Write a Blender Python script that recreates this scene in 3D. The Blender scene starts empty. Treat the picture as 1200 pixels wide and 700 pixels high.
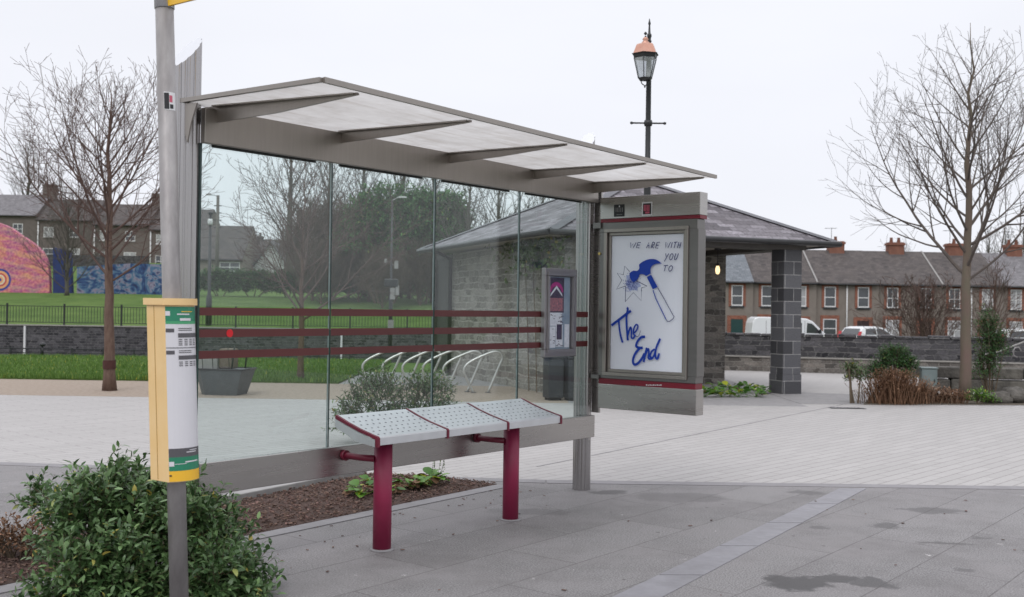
import bpy, math, random
from mathutils import Vector, Matrix, noise
import numpy as np
PI = math.pi
S = bpy.context.scene
C = S.collection
R = math.radians

# ------------------------------------------------------------------ camera
F = 1248.0
EYE = 1.45
cam_d = bpy.data.cameras.new("camera")
cam = bpy.data.objects.new("camera", cam_d)
C.objects.link(cam)
S.camera = cam
cam_d.sensor_width = 36.0
cam_d.lens = F / 1200 * 36
cam_d.clip_start = 0.05
cam_d.clip_end = 3000
CM = Matrix.Translation((0, 0, EYE)) @ Matrix.Rotation(R(90.53), 4, 'X') @ Matrix.Rotation(0.0145, 4, 'Z')
cam.matrix_world = CM
cam_d.dof.use_dof = True
cam_d.dof.focus_distance = 7.2
cam_d.dof.aperture_fstop = 4.0

def ray(px, py):
    d = Vector(((px - 600) / F, -(py - 350) / F, -1))
    return (CM.to_3x3() @ d).normalized()
def G(px, py, z=0.0):
    """ground point seen at this place of the photograph"""
    d = ray(px, py)
    t = (z - EYE) / d.z
    return Vector((d.x * t, d.y * t, z))
def D(px, py, dist):
    d = ray(px, py)
    t = dist / d.y
    return Vector((d.x * t, dist, EYE + d.z * t))

# ------------------------------------------------------------------ mesh builder
class MB:
    def __init__(s):
        s.v = []; s.f = []; s.m = []; s.sm = []
    def add(s, vs, fs, mat=0, smooth=False):
        b = len(s.v)
        s.v.extend([tuple(p) for p in vs])
        for f in fs:
            s.f.append(tuple(b + i for i in f)); s.m.append(mat); s.sm.append(smooth)
    def poly(s, pts, mat=0):
        s.add(pts, [tuple(range(len(pts)))], mat)
    def box(s, a, b, mat=0, M=None):
        x0, y0, z0 = a; x1, y1, z1 = b
        x0, x1 = min(x0, x1), max(x0, x1); y0, y1 = min(y0, y1), max(y0, y1); z0, z1 = min(z0, z1), max(z0, z1)
        vs = [Vector(p) for p in ((x0,y0,z0),(x1,y0,z0),(x1,y1,z0),(x0,y1,z0),(x0,y0,z1),(x1,y0,z1),(x1,y1,z1),(x0,y1,z1))]
        if M is not None: vs = [M @ p for p in vs]
        s.add(vs, [(0,3,2,1),(4,5,6,7),(0,1,5,4),(1,2,6,5),(2,3,7,6),(3,0,4,7)], mat)
        return s
    def prism(s, pts, off, mat=0, smooth=False):
        """closed polygon pts pushed along off"""
        pts = [Vector(p) for p in pts]; off = Vector(off); n = len(pts)
        nrm = Vector((0, 0, 0))
        for i in range(n):
            nrm += pts[i].cross(pts[(i + 1) % n])
        if nrm.dot(off) > 0:
            pts = pts[::-1]
        vs = pts + [p + off for p in pts]
        s.add(vs, [tuple(range(n)), tuple(range(2*n-1, n-1, -1))], mat)
        b = len(s.v) - 2 * n
        for i in range(n):
            j = (i + 1) % n
            s.f.append((b+j, b+i, b+n+i, b+n+j)); s.m.append(mat); s.sm.append(smooth)
        return s
    def tube(s, pts, rad, sides=8, mat=0, cap=True, smooth=True):
        pts = [Vector(p) for p in pts]; n = len(pts)
        if not hasattr(rad, '__len__'): rad = [rad] * n
        b = len(s.v)
        T0 = (pts[1] - pts[0]).normalized()
        up = Vector((0, 0, 1)) if abs(T0.z) < .9 else Vector((1, 0, 0))
        A = T0.cross(up).normalized()
        for i in range(n):
            T = (pts[min(i+1, n-1)] - pts[max(i-1, 0)]).normalized()
            A = (A - T * A.dot(T)).normalized()
            B = T.cross(A)
            for k in range(sides):
                a = 2 * PI * k / sides
                s.v.append(tuple(pts[i] + (A * math.cos(a) + B * math.sin(a)) * rad[i]))
        for i in range(n - 1):
            for k in range(sides):
                k2 = (k + 1) % sides
                s.f.append((b+i*sides+k, b+i*sides+k2, b+(i+1)*sides+k2, b+(i+1)*sides+k)); s.m.append(mat); s.sm.append(smooth)
        if cap:
            s.f.append(tuple(b + k for k in range(sides))[::-1]); s.m.append(mat); s.sm.append(False)
            e = b + (n - 1) * sides
            s.f.append(tuple(e + k for k in range(sides))); s.m.append(mat); s.sm.append(False)
        return s
    def lathe(s, prof, sides=16, c=(0,0,0), mat=0, smooth=True):
        """prof: (radius, z) from bottom to top"""
        b = len(s.v); c = Vector(c)
        for r, z in prof:
            for k in range(sides):
                a = 2 * PI * k / sides
                s.v.append((c.x + r*math.cos(a), c.y + r*math.sin(a), c.z + z))
        for i in range(len(prof) - 1):
            for k in range(sides):
                k2 = (k + 1) % sides
                s.f.append((b+i*sides+k, b+i*sides+k2, b+(i+1)*sides+k2, b+(i+1)*sides+k)); s.m.append(mat); s.sm.append(smooth)
        s.f.append(tuple(b + k for k in range(sides))[::-1]); s.m.append(mat); s.sm.append(False)
        e = b + (len(prof) - 1) * sides
        s.f.append(tuple(e + k for k in range(sides))); s.m.append(mat); s.sm.append(False)
        return s
    def build(s, name, mats, parent=None, uv=True, bevel=0, label=None, cat=None, group=None, kind=None):
        me = bpy.data.meshes.new(name)
        me.from_pydata(s.v, [], s.f)
        if not isinstance(mats, (list, tuple)): mats = [mats]
        for m in mats: me.materials.append(m)
        me.polygons.foreach_set('material_index', s.m)
        me.polygons.foreach_set('use_smooth', s.sm)
        if uv:
            L = me.uv_layers.new(name='UVMap').data
            vs = me.vertices
            for p in me.polygons:
                n = p.normal
                if abs(n.z) > .985 or (abs(n.x) < 1e-6 and abs(n.y) < 1e-6):
                    t = Vector((1, 0, 0)); bt = Vector((0, 1, 0))
                else:
                    t = Vector((-n.y, n.x, 0)).normalized(); bt = n.cross(t)
                for li in p.loop_indices:
                    co = vs[me.loops[li].vertex_index].co
                    L[li].uv = (co.dot(t), co.dot(bt))
        me.update()
        o = bpy.data.objects.new(name, me)
        C.objects.link(o)
        if parent is not None: o.parent = parent
        if bevel:
            md = o.modifiers.new('bevel', 'BEVEL'); md.width = bevel; md.segments = 2; md.limit_method = 'ANGLE'; md.angle_limit = R(40)
            md.harden_normals = False
        tag(o, label, cat, group, kind)
        return o

def tag(o, label=None, cat=None, group=None, kind=None):
    if label: o['label'] = label
    if cat: o['category'] = cat
    if group: o['group'] = group
    if kind: o['kind'] = kind
    return o
def thing(name, label, cat, loc=(0,0,0), rz=0.0, group=None):
    o = bpy.data.objects.new(name, None); C.objects.link(o)
    o.empty_display_size = .2
    o.location = loc; o.rotation_euler = (0, 0, rz)
    return tag(o, label, cat, group)
CHILD = {}
def copy_tree(o, parent=None, kids=None):
    c = o.copy(); C.objects.link(c)
    if parent is not None: c.parent = parent
    for ch in [x for x in bpy.data.objects if x.parent == o]:
        copy_tree(ch, c)
    return c

# ------------------------------------------------------------------ materials
def lin(r, g, b):
    f = lambda c: c / 12.92 if c <= .04045 else ((c + .055) / 1.055) ** 2.4
    return (f(r/255), f(g/255), f(b/255), 1)
class NT:
    def __init__(s, name):
        s.m = bpy.data.materials.new(name); s.m.use_nodes = True
        s.t = s.m.node_tree; s.t.nodes.clear()
        s.out = s.n('ShaderNodeOutputMaterial')
    def n(s, typ, **kw):
        o = s.t.nodes.new(typ)
        for k, v in kw.items():
            if k.startswith('i_'):
                key = k[2:]
                key = int(key) if key.isdigit() else key.replace('_', ' ')
                o.inputs[key].default_value = v
            else: setattr(o, k, v)
        return o
    def l(s, a, b): s.t.links.new(a, b)
    def coord(s, kind='UV', scale=(1,1,1), rot=0.0, loc=(0,0,0)):
        tc = s.n('ShaderNodeTexCoord')
        mp = s.n('ShaderNodeMapping')
        mp.inputs['Scale'].default_value = scale; mp.inputs['Rotation'].default_value = (0, 0, rot); mp.inputs['Location'].default_value = loc
        s.l(tc.outputs[kind], mp.inputs['Vector'])
        return mp.outputs[0]
    def noise(s, vec, scale, detail=5, rough=.6, dist=0):
        o = s.n('ShaderNodeTexNoise')
        o.inputs['Scale'].default_value = scale; o.inputs['Detail'].default_value = detail
        o.inputs['Roughness'].default_value = rough; o.inputs['Distortion'].default_value = dist
        s.l(vec, o.inputs['Vector'])
        return o
    def ramp(s, fac, stops):
        o = s.n('ShaderNodeValToRGB')
        e = o.color_ramp.elements
        while len(e) < len(stops): e.new(.5)
        for k, (p, c) in enumerate(stops):
            e[k].position = p; e[k].color = c if hasattr(c, '__len__') else (c, c, c, 1)
        s.l(fac, o.inputs[0])
        return o.outputs[0]
    def mix(s, fac, a, b, mode='MIX'):
        o = s.n('ShaderNodeMix', data_type='RGBA', blend_type=mode)
        for sock, v in ((o.inputs[0], fac), (o.inputs[6], a), (o.inputs[7], b)):
            if isinstance(v, (int, float)): sock.default_value = v
            elif isinstance(v, tuple): sock.default_value = v
            else: s.l(v, sock)
        return o.outputs[2]
    def math(s, op, a, b=None, c=None):
        o = s.n('ShaderNodeMath', operation=op)
        for k, v in enumerate((a, b, c)):
            if v is None: continue
            if isinstance(v, (int, float)): o.inputs[k].default_value = v
            else: s.l(v, o.inputs[k])
        return o.outputs[0]
    def bsdf(s, col, rough=.6, metal=0.0, bump=None, bstr=.3, bdist=.01, spec=.5, **kw):
        b = s.n('ShaderNodeBsdfPrincipled')
        for nm, v in (('Base Color', col), ('Roughness', rough), ('Metallic', metal), ('Specular IOR Level', spec)):
            if isinstance(v, (int, float, tuple)): b.inputs[nm].default_value = v
            else: s.l(v, b.inputs[nm])
        for k, v in kw.items(): b.inputs[k.replace('_', ' ')].default_value = v
        if bump is not None:
            bp = s.n('ShaderNodeBump'); bp.inputs['Strength'].default_value = bstr; bp.inputs['Distance'].default_value = bdist
            s.l(bump, bp.inputs['Height']); s.l(bp.outputs[0], b.inputs['Normal'])
        s.l(b.outputs[0], s.out.inputs[0])
        return b
def pm(name, c1, c2=None, scale=4, rough=.6, metal=0.0, bump=0, bscale=None, coord='UV', island=0, dirt=0, spec=.5, mscale=(1,1,1), bdist=.01, rvar=.15):
    """plain procedural paint: two tones by noise, roughness variation, bump"""
    t = NT(name); vec = t.coord(coord, mscale)
    c2 = c2 or tuple(x * .8 for x in c1[:3]) + (1,)
    n1 = t.noise(vec, scale, 6)
    col = t.mix(t.ramp(n1.outputs[0], [(.3, 0), (.7, 1)]), c1, c2)
    if island:
        gi = t.n('ShaderNodeNewGeometry')
        hs = t.n('ShaderNodeHueSaturation')
        v = t.n('ShaderNodeMapRange'); v.inputs['To Min'].default_value = 1 - island; v.inputs['To Max'].default_value = 1 + island
        t.l(gi.outputs['Random Per Island'], v.inputs[0]); t.l(v.outputs[0], hs.inputs['Value'])
        h = t.n('ShaderNodeMapRange'); h.inputs['To Min'].default_value = .485; h.inputs['To Max'].default_value = .515
        m = t.math('FRACT', t.math('MULTIPLY', gi.outputs['Random Per Island'], 17.3)); t.l(m, h.inputs[0]); t.l(h.outputs[0], hs.inputs['Hue'])
        t.l(col, hs.inputs['Color']); col = hs.outputs[0]
    if dirt:
        nd = t.noise(vec, scale * .35, 8, .7)
        col = t.mix(t.math('MULTIPLY', t.ramp(nd.outputs[0], [(.45, 0), (.75, 1)]), dirt), col, (.05, .045, .035, 1))
    nr = t.noise(vec, scale * 2.3, 4)
    rr = t.n('ShaderNodeMapRange'); rr.inputs['To Min'].default_value = max(.02, rough - rvar); rr.inputs['To Max'].default_value = min(1, rough + rvar)
    t.l(nr.outputs[0], rr.inputs[0])
    bh = t.noise(vec, bscale or scale * 6, 5).outputs[0] if bump else None
    t.bsdf(col, rr.outputs[0], metal, bh, bump, bdist, spec)
    return t.m
def leaf_mat(name, c1, c2, trans=.25, rough=.45):
    t = NT(name)
    gi = t.n('ShaderNodeNewGeometry')
    col = t.ramp(gi.outputs['Random Per Island'], [(0, c1), (.9, c2), (.965, tuple(min(1, x*1.6) for x in c2[:3]) + (1,)), (1, (min(1, c2[0]*3.2), c2[1]*1.5, c2[2]*.8, 1) if c2[1] > c2[0] else c2)])
    b = t.bsdf(col, rough, spec=.35)
    tr = t.n('ShaderNodeBsdfTranslucent'); t.l(col, tr.inputs[0])
    mx = t.n('ShaderNodeMixShader'); mx.inputs[0].default_value = trans
    t.l(b.outputs[0], mx.inputs[1]); t.l(tr.outputs[0], mx.inputs[2]); t.l(mx.outputs[0], t.out.inputs[0])
    return t.m
def brick_mat(name, c1, c2, mortar, bw, bh, msize=.01, distort=.0, dscale=6, rough=.85, bump=.6, coord='UV', rot=0.0, offset=.5, fine=.25, blotch=None, speck=60, bdist=.02, squash=1.0, smooth=.1):
    t = NT(name); vec = t.coord(coord, (1,1,1), rot)
    v2 = vec
    if distort:
        nz = t.noise(vec, dscale, 3)
        sub = t.n('ShaderNodeVectorMath', operation='SUBTRACT'); t.l(nz.outputs['Color'], sub.inputs[0]); sub.inputs[1].default_value = (.5, .5, .5)
        sc = t.n('ShaderNodeVectorMath', operation='SCALE'); t.l(sub.outputs[0], sc.inputs[0]); sc.inputs['Scale'].default_value = distort
        ad = t.n('ShaderNodeVectorMath', operation='ADD'); t.l(vec, ad.inputs[0]); t.l(sc.outputs[0], ad.inputs[1]); v2 = ad.outputs[0]
    br = t.n('ShaderNodeTexBrick'); br.offset = offset; br.squash = squash; br.squash_frequency = 3
    t.l(v2, br.inputs['Vector'])
    for k, v in (('Color1', (0,0,0,1)), ('Color2', (1,1,1,1)), ('Mortar', (.5,.5,.5,1)), ('Scale', 1.0), ('Mortar Size', msize), ('Mortar Smooth', smooth), ('Bias', 0.0), ('Brick Width', bw), ('Row Height', bh)):
        br.inputs[k].default_value = v
    base = t.mix(br.outputs[0], c1, c2)
    nf = t.noise(vec, speck, 4, .7)
    base = t.mix(fine, base, t.ramp(nf.outputs[0], [(.3, 0.0), (.7, 1.0)]), 'OVERLAY')
    nb = t.noise(vec, 1.3, 6, .65)
    if blotch: base = t.mix(t.ramp(nb.outputs[0], [(.42, 0), (.72, .8)]), base, blotch)
    nm = t.noise(vec, 9, 4)
    col = t.mix(t.math('MULTIPLY', br.outputs['Fac'], t.ramp(nm.outputs[0], [(.3, .45), (.6, 1)])), base, mortar)
    h = t.math('SUBTRACT', t.math('MULTIPLY', nf.outputs[0], .35), br.outputs['Fac'])
    t.bsdf(col, rough, 0, h, bump, bdist, .4)
    return t.m, t

def rubble_mat(name, c1, c2, mortar, sx=2.6, sy=6.0, mw=.035, rand=.8, bump=.9, blotch=None, coord='UV', warp=.12, rough=.9):
    """irregular coursed rubble: stretched cells with recessed pale joints"""
    t = NT(name); vec = t.coord(coord)
    nz = t.noise(vec, 3.5, 3)
    sb = t.n('ShaderNodeVectorMath', operation='SUBTRACT'); t.l(nz.outputs['Color'], sb.inputs[0]); sb.inputs[1].default_value = (.5, .5, .5)
    sc = t.n('ShaderNodeVectorMath', operation='SCALE'); t.l(sb.outputs[0], sc.inputs[0]); sc.inputs['Scale'].default_value = warp
    ad = t.n('ShaderNodeVectorMath', operation='ADD'); t.l(vec, ad.inputs[0]); t.l(sc.outputs[0], ad.inputs[1])
    mp = t.n('ShaderNodeVectorMath', operation='MULTIPLY'); t.l(ad.outputs[0], mp.inputs[0]); mp.inputs[1].default_value = (sx, sy, 1)
    v1 = t.n('ShaderNodeTexVoronoi'); v1.inputs['Scale'].default_value = 1; v1.inputs['Randomness'].default_value = rand; t.l(mp.outputs[0], v1.inputs['Vector'])
    v2 = t.n('ShaderNodeTexVoronoi', feature='DISTANCE_TO_EDGE'); v2.inputs['Scale'].default_value = 1; v2.inputs['Randomness'].default_value = rand; t.l(mp.outputs[0], v2.inputs['Vector'])
    sp = t.n('ShaderNodeSeparateColor'); t.l(v1.outputs['Color'], sp.inputs[0])
    base = t.mix(sp.outputs[0], c1, c2)
    warm = t.mix(.35, base, (.16, .10, .06, 1)); base = t.mix(t.ramp(sp.outputs[1], [(.72, 0), (.8, 1)]), base, warm)
    nf = t.noise(vec, 26, 5, .75)
    base = t.mix(.45, base, t.ramp(nf.outputs[0], [(.3, 0.0), (.7, 1.0)]), 'OVERLAY')
    nb = t.noise(vec, 1.1, 6, .65)
    if blotch: base = t.mix(t.ramp(nb.outputs[0], [(.42, 0), (.72, .75)]), base, blotch)
    jm = t.ramp(v2.outputs['Distance'], [(mw * .6, 1), (mw * 1.6, 0)])
    nm = t.noise(vec, 7, 4)
    col = t.mix(t.math('MULTIPLY', jm, t.ramp(nm.outputs[0], [(.35, .15), (.6, .95)])), base, mortar)
    h = t.math('ADD', t.math('MULTIPLY', t.ramp(v2.outputs['Distance'], [(0, 0), (.14, 1)]), 1.0), t.math('MULTIPLY', nf.outputs[0], .5))
    t.bsdf(col, rough, 0, h, bump, .03, .35)
    return t.m

def coursed_mat(name, c1, c2, mortar, bw=.34, bh=.15, ms=.010, bump=.9, blotch=None, rough=.9, ax=.5, ay=.15, mfac=.95):
    """roughly coursed masonry: block lengths and bed heights wander"""
    t = NT(name); vec = t.coord('UV')
    def nz(scale, sc, k):
        mp = t.n('ShaderNodeVectorMath', operation='MULTIPLY'); t.l(vec, mp.inputs[0]); mp.inputs[1].default_value = sc
        n = t.noise(mp.outputs[0], scale, 2); return t.math('MULTIPLY', t.math('SUBTRACT', n.outputs[0], .5), k)
    dx = t.math('ADD', nz(1, (2.2, 9, 1), ax), nz(1, (16, 16, 1), .05))
    dy = t.math('ADD', nz(1, (1.1, 1.7, 1), ay), nz(1, (11, 13, 1), .045))
    cb = t.n('ShaderNodeCombineXYZ'); t.l(dx, cb.inputs[0]); t.l(dy, cb.inputs[1])
    ad = t.n('ShaderNodeVectorMath', operation='ADD'); t.l(vec, ad.inputs[0]); t.l(cb.outputs[0], ad.inputs[1])
    br = t.n('ShaderNodeTexBrick'); br.offset = .5; br.squash = .6; br.squash_frequency = 3; br.offset_frequency = 2
    t.l(ad.outputs[0], br.inputs['Vector'])
    for k, v in (('Color1', (0,0,0,1)), ('Color2', (1,1,1,1)), ('Mortar', (.5,.5,.5,1)), ('Scale', 1.0), ('Mortar Size', ms), ('Mortar Smooth', .35), ('Bias', 0.0), ('Brick Width', bw), ('Row Height', bh)):
        br.inputs[k].default_value = v
    base = t.mix(br.outputs[0], c1, c2)
    nf = t.noise(vec, 24, 6, .8)
    base = t.mix(.6, base, t.ramp(nf.outputs[0], [(.3, 0.0), (.7, 1.0)]), 'OVERLAY')
    nb = t.noise(vec, 1.6, 6, .7)
    if blotch: base = t.mix(t.ramp(nb.outputs[0], [(.42, 0), (.7, .7)]), base, blotch)
    nm = t.noise(vec, 5, 5)
    col = t.mix(t.math('MULTIPLY', br.outputs['Fac'], t.ramp(nm.outputs[0], [(.35, .2), (.62, mfac)])), base, mortar)
    h = t.math('SUBTRACT', t.math('MULTIPLY', nf.outputs[0], .7), br.outputs['Fac'])
    t.bsdf(col, rough, 0, h, bump, .03, .35)
    return t.m
# ------------------------------------------------------------------ sky and light (overcast)
W = bpy.data.worlds.new("World"); S.world = W; W.use_nodes = True
nt = W.node_tree; nt.nodes.clear()
wo = nt.nodes.new('ShaderNodeOutputWorld')
sky = nt.nodes.new('ShaderNodeTexSky'); sky.sky_type = 'NISHITA'; sky.sun_disc = False
SUN_E, SUN_A = R(48), R(200)
sky.sun_elevation = SUN_E; sky.sun_rotation = SUN_A
b1 = nt.nodes.new('ShaderNodeBackground'); nt.links.new(sky.outputs[0], b1.inputs[0]); b1.inputs[1].default_value = .08
tc = nt.nodes.new('ShaderNodeTexCoord'); sx = nt.nodes.new('ShaderNodeSeparateXYZ'); nt.links.new(tc.outputs['Generated'], sx.inputs[0])
rp = nt.nodes.new('ShaderNodeValToRGB'); nt.links.new(sx.outputs[2], rp.inputs[0])
rp.color_ramp.elements[0].position = 0.0; rp.color_ramp.elements[0].color = (.755, .765, .82, 1)
e = rp.color_ramp.elements.new(.28); e.color = (.80, .81, .86, 1)
rp.color_ramp.elements[-1].position = 1.0; rp.color_ramp.elements[-1].color = (1.48, 1.485, 1.57, 1)
cn = nt.nodes.new('ShaderNodeTexNoise'); cn.inputs['Scale'].default_value = 2.2; cn.inputs['Detail'].default_value = 5
cm = nt.nodes.new('ShaderNodeMapping'); cm.inputs['Scale'].default_value = (1, 1, 3.2)
nt.links.new(tc.outputs['Generated'], cm.inputs[0]); nt.links.new(cm.outputs[0], cn.inputs['Vector'])
mr = nt.nodes.new('ShaderNodeMapRange'); mr.inputs['From Min'].default_value = .3; mr.inputs['From Max'].default_value = .7
mr.inputs['To Min'].default_value = .965; mr.inputs['To Max'].default_value = 1.03
nt.links.new(cn.outputs[0], mr.inputs[0])
b2 = nt.nodes.new('ShaderNodeBackground'); nt.links.new(rp.outputs[0], b2.inputs[0]); nt.links.new(mr.outputs[0], b2.inputs[1])
mx = nt.nodes.new('ShaderNodeMixShader'); mx.inputs[0].default_value = .94
nt.links.new(b1.outputs[0], mx.inputs[1]); nt.links.new(b2.outputs[0], mx.inputs[2]); nt.links.new(mx.outputs[0], wo.inputs[0])
ld = bpy.data.lights.new('sun', 'SUN'); ld.energy = .75; ld.angle = R(25); ld.color = (1, .97, .95)
lo = bpy.data.objects.new('sun', ld); C.objects.link(lo)
# sky sun_rotation is measured clockwise from +Y
sd = Vector((math.sin(SUN_A) * math.cos(SUN_E), math.cos(SUN_A) * math.cos(SUN_E), math.sin(SUN_E)))
lo.rotation_euler = sd.to_track_quat('Z', 'Y').to_euler()
S.view_settings.view_transform = 'Standard'; S.view_settings.look = 'None'; S.view_settings.gamma = 1; S.view_settings.exposure = .27
S.view_settings.use_curve_mapping = False
S.render.engine = 'CYCLES'
S.cycles.max_bounces = 8; S.cycles.transparent_max_bounces = 24; S.cycles.diffuse_bounces = 3; S.cycles.glossy_bounces = 3; S.cycles.transmission_bounces = 4
S.cycles.use_denoising = True
S.cycles.caustics_reflective = False; S.cycles.caustics_refractive = False

# ------------------------------------------------------------------ setting frame of the shelter
L0 = Vector((-1.67, 5.70, 0)); PHI = math.atan2(.7809, .6247)       # direction of the shelter on the ground
U = Vector((math.cos(PHI), math.sin(PHI), 0)); N = Vector((U.y, -U.x, 0))   # N: towards the street
LEN = 3.66
def uw(p):
    d = Vector(p) - L0
    return d.dot(U), d.dot(N)

# ------------------------------------------------------------------ materials
M = {}
# light plaza: narrow pale concrete pavers laid along the shelter direction
M['plaza'], t = brick_mat('pale_pavers', (.350,.337,.328,1), (.392,.378,.368,1), (.235,.222,.212,1), .62, .12, .0075, 0, rough=.75, bump=.25, coord='Object', rot=-PHI+R(4), fine=.10, speck=45, blotch=(.365,.350,.342,1), bdist=.004)
M['grey_slab'], t = brick_mat('grey_slabs', (.178,.171,.171,1), (.212,.204,.204,1), (.100,.092,.091,1), 1.25, .50, .004, .008, 3, rough=.7, bump=.35, coord='Object', rot=-PHI, fine=.75, speck=105, blotch=(.225,.212,.213,1), bdist=.004)
# damp stains, pale spots and grit on the slabs
def add_stains(t, stains, spots=True):
    bs = [n for n in t.t.nodes if n.type == 'BSDF_PRINCIPLED'][0]
    src = bs.inputs['Base Color'].links[0].from_socket
    vec = t.coord('Object')
    nz = t.noise(vec, 6, 6, .7)
    sb = t.n('ShaderNodeVectorMath', operation='SUBTRACT'); t.l(nz.outputs['Color'], sb.inputs[0]); sb.inputs[1].default_value = (.5,.5,.5)
    sc = t.n('ShaderNodeVectorMath', operation='SCALE'); t.l(sb.outputs[0], sc.inputs[0]); sc.inputs['Scale'].default_value = .36
    ad = t.n('ShaderNodeVectorMath', operation='ADD'); t.l(vec, ad.inputs[0]); t.l(sc.outputs[0], ad.inputs[1])
    tot = None
    for (cx, cy, rx, ry, st) in stains:
        s1 = t.n('ShaderNodeVectorMath', operation='SUBTRACT'); t.l(ad.outputs[0], s1.inputs[0]); s1.inputs[1].default_value = (cx, cy, 0)
        s2 = t.n('ShaderNodeVectorMath', operation='MULTIPLY'); t.l(s1.outputs[0], s2.inputs[0]); s2.inputs[1].default_value = (1/rx, 1/ry, 0)
        s3 = t.n('ShaderNodeVectorMath', operation='LENGTH'); t.l(s2.outputs[0], s3.inputs[0])
        m = t.n('ShaderNodeMapRange'); m.inputs['From Min'].default_value = .85; m.inputs['From Max'].default_value = 1.15; m.inputs['To Min'].default_value = st; m.inputs['To Max'].default_value = 0
        t.l(s3.outputs['Value'], m.inputs[0])
        tot = m.outputs[0] if tot is None else t.math('MAXIMUM', tot, m.outputs[0])
    col = t.mix(tot, src, (.035,.032,.032,1))
    nl = t.noise(vec, 1.1, 8, .8)
    col = t.mix(t.math('MULTIPLY', t.ramp(nl.outputs[0], [(.46, 0), (.70, 1)]), .45), col, (.075,.068,.066,1))
    if spots:
        vo = t.n('ShaderNodeTexVoronoi'); vo.inputs['Scale'].default_value = 2.6; t.l(ad.outputs[0], vo.inputs['Vector'])
        col = t.mix(t.ramp(vo.outputs['Distance'], [(.024, 1), (.04, 0)]), col, (.55,.53,.52,1))
        vo2 = t.n('ShaderNodeTexVoronoi'); vo2.inputs['Scale'].default_value = 3.4; t.l(vec, vo2.inputs['Vector'])
        col = t.mix(t.ramp(vo2.outputs['Distance'], [(.03, .8), (.055, 0)]), col, (.06,.055,.05,1))
    t.l(col, bs.inputs['Base Color'])
    rr = t.mix(tot, (.72,.72,.72,1), (.5,.5,.5,1)); t.l(rr, bs.inputs['Roughness'])
def st(px, py, rx, ry, s):
    g = G(px, py); return (g.x, g.y, rx, ry, s)
add_stains(t, [st(932,683,.17,.17,.9), st(975,678,.13,.10,.85), st(1022,684,.13,.11,.75), st(1095,599,.20,.12,.55), st(1063,597,.12,.05,.5), st(1108,637,.16,.05,.6), st(1153,631,.06,.05,.5), st(1038,616,.10,.08,.55), st(961,618,.07,.06,.5),
               st(941,577,.14,.10,.5), st(800,583,.35,.22,.35), st(712,577,.14,.10,.7), st(1128,669,.07,.05,.5), st(620,600,.3,.12,.35), st(1180,560,.2,.1,.4)])
M['band_slab'] = pm('light_band_slab', (.205,.20,.215,1), (.255,.25,.268,1), 7, .6, bump=.2, bscale=160, coord='Object', dirt=.25, bdist=.003)
M['kerb'] = pm('kerb_stone', (.27,.26,.26,1), (.36,.35,.34,1), 5, .75, bump=.3, bscale=120, coord='Object', dirt=.3, bdist=.003)
M['edge_stone'] = pm('edge_stone', (.205,.197,.203,1), (.25,.24,.247,1), 5, .7, bump=.3, bscale=120, coord='Object', dirt=.2, bdist=.003)
M['mulch'] = pm('bark_mulch', (.055,.030,.022,1), (.12,.07,.055,1), 28, .95, bump=1, bscale=70, coord='Object', bdist=.03)
M['chip'] = pm('mulch_chip', (.075,.04,.03,1), (.19,.12,.095,1), 8, .9, island=.5, coord='Object')
M['sand'] = pm('sandy_gravel', (.25,.20,.155,1), (.36,.295,.24,1), 14, .95, bump=.6, bscale=90, coord='Object', bdist=.02)
M['apron'] = pm('fine_grey_gravel', (.22,.215,.215,1), (.30,.29,.29,1), 6, .9, bump=.4, bscale=120, coord='Object', bdist=.01)
M['soil'] = pm('bed_soil', (.07,.055,.04,1), (.13,.11,.08,1), 9, .95, bump=.6, bscale=60, coord='Object', bdist=.02)
M['grass'] = pm('mown_grass', (.055,.105,.022,1), (.115,.180,.045,1), .55, .95, bump=.8, bscale=40, coord='Object', bdist=.05, spec=.15)
M['blade'] = leaf_mat('grass_blade', (.058,.125,.020,1), (.13,.225,.048,1), .3, .6)
M['water'] = pm('river_water', (.03,.035,.03,1), None, 1, .08, coord='Object', bump=.2, bscale=3)
M['road'] = pm('asphalt', (.045,.045,.047,1), (.06,.06,.062,1), 3, .85, bump=.3, bscale=80, coord='Object')
M['steel'] = None
def steel(name, base, rough, var=.12, mscale=(.12,.12,2.2)):
    t = NT(name); vec = t.coord('Object', mscale); v0 = t.coord('Object')
    n = t.noise(vec, 14, 1, .4); n2 = t.noise(v0, 1.7, 2, .45)
    col = t.mix(t.math('MULTIPLY', n2.outputs[0], .7), base, tuple(c * .72 for c in base[:3]) + (1,))
    col = t.mix(t.math('MULTIPLY', n.outputs[0], .5), col, tuple(min(1, c * 1.22) for c in base[:3]) + (1,))
    r = t.n('ShaderNodeMapRange'); r.inputs['To Min'].default_value = rough - var; r.inputs['To Max'].default_value = rough + var
    t.l(t.math('ADD', t.math('MULTIPLY', n.outputs[0], .4), t.math('MULTIPLY', n2.outputs[0], .6)), r.inputs[0])
    t.bsdf(col, r.outputs[0], .9, None)
    return t.m
M['steel'] = steel('brushed_steel', (.42,.40,.385,1), .27, .08)
M['steel_dark'] = steel('weathered_steel_beam', (.33,.30,.275,1), .38, mscale=(5,5,.25))
M['tube'] = steel('fluted_steel_tube', (.40,.385,.385,1), .24, .06, mscale=(30,30,.25))
M['frame'] = steel('case_frame_steel', (.20,.19,.185,1), .36)
M['mauve'] = steel('notice_case_steel', (.33,.312,.315,1), .42)
M['galv'] = pm('galvanised_pole', (.25,.235,.235,1), (.36,.345,.34,1), 16, .55, .45, bump=.08, coord='Object', mscale=(1,1,.35), dirt=.35)
M['maroon'] = pm('maroon_paint', (.27,.015,.062,1), (.22,.012,.050,1), 5, .5, bump=.03, coord='Object', dirt=.12)
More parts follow.
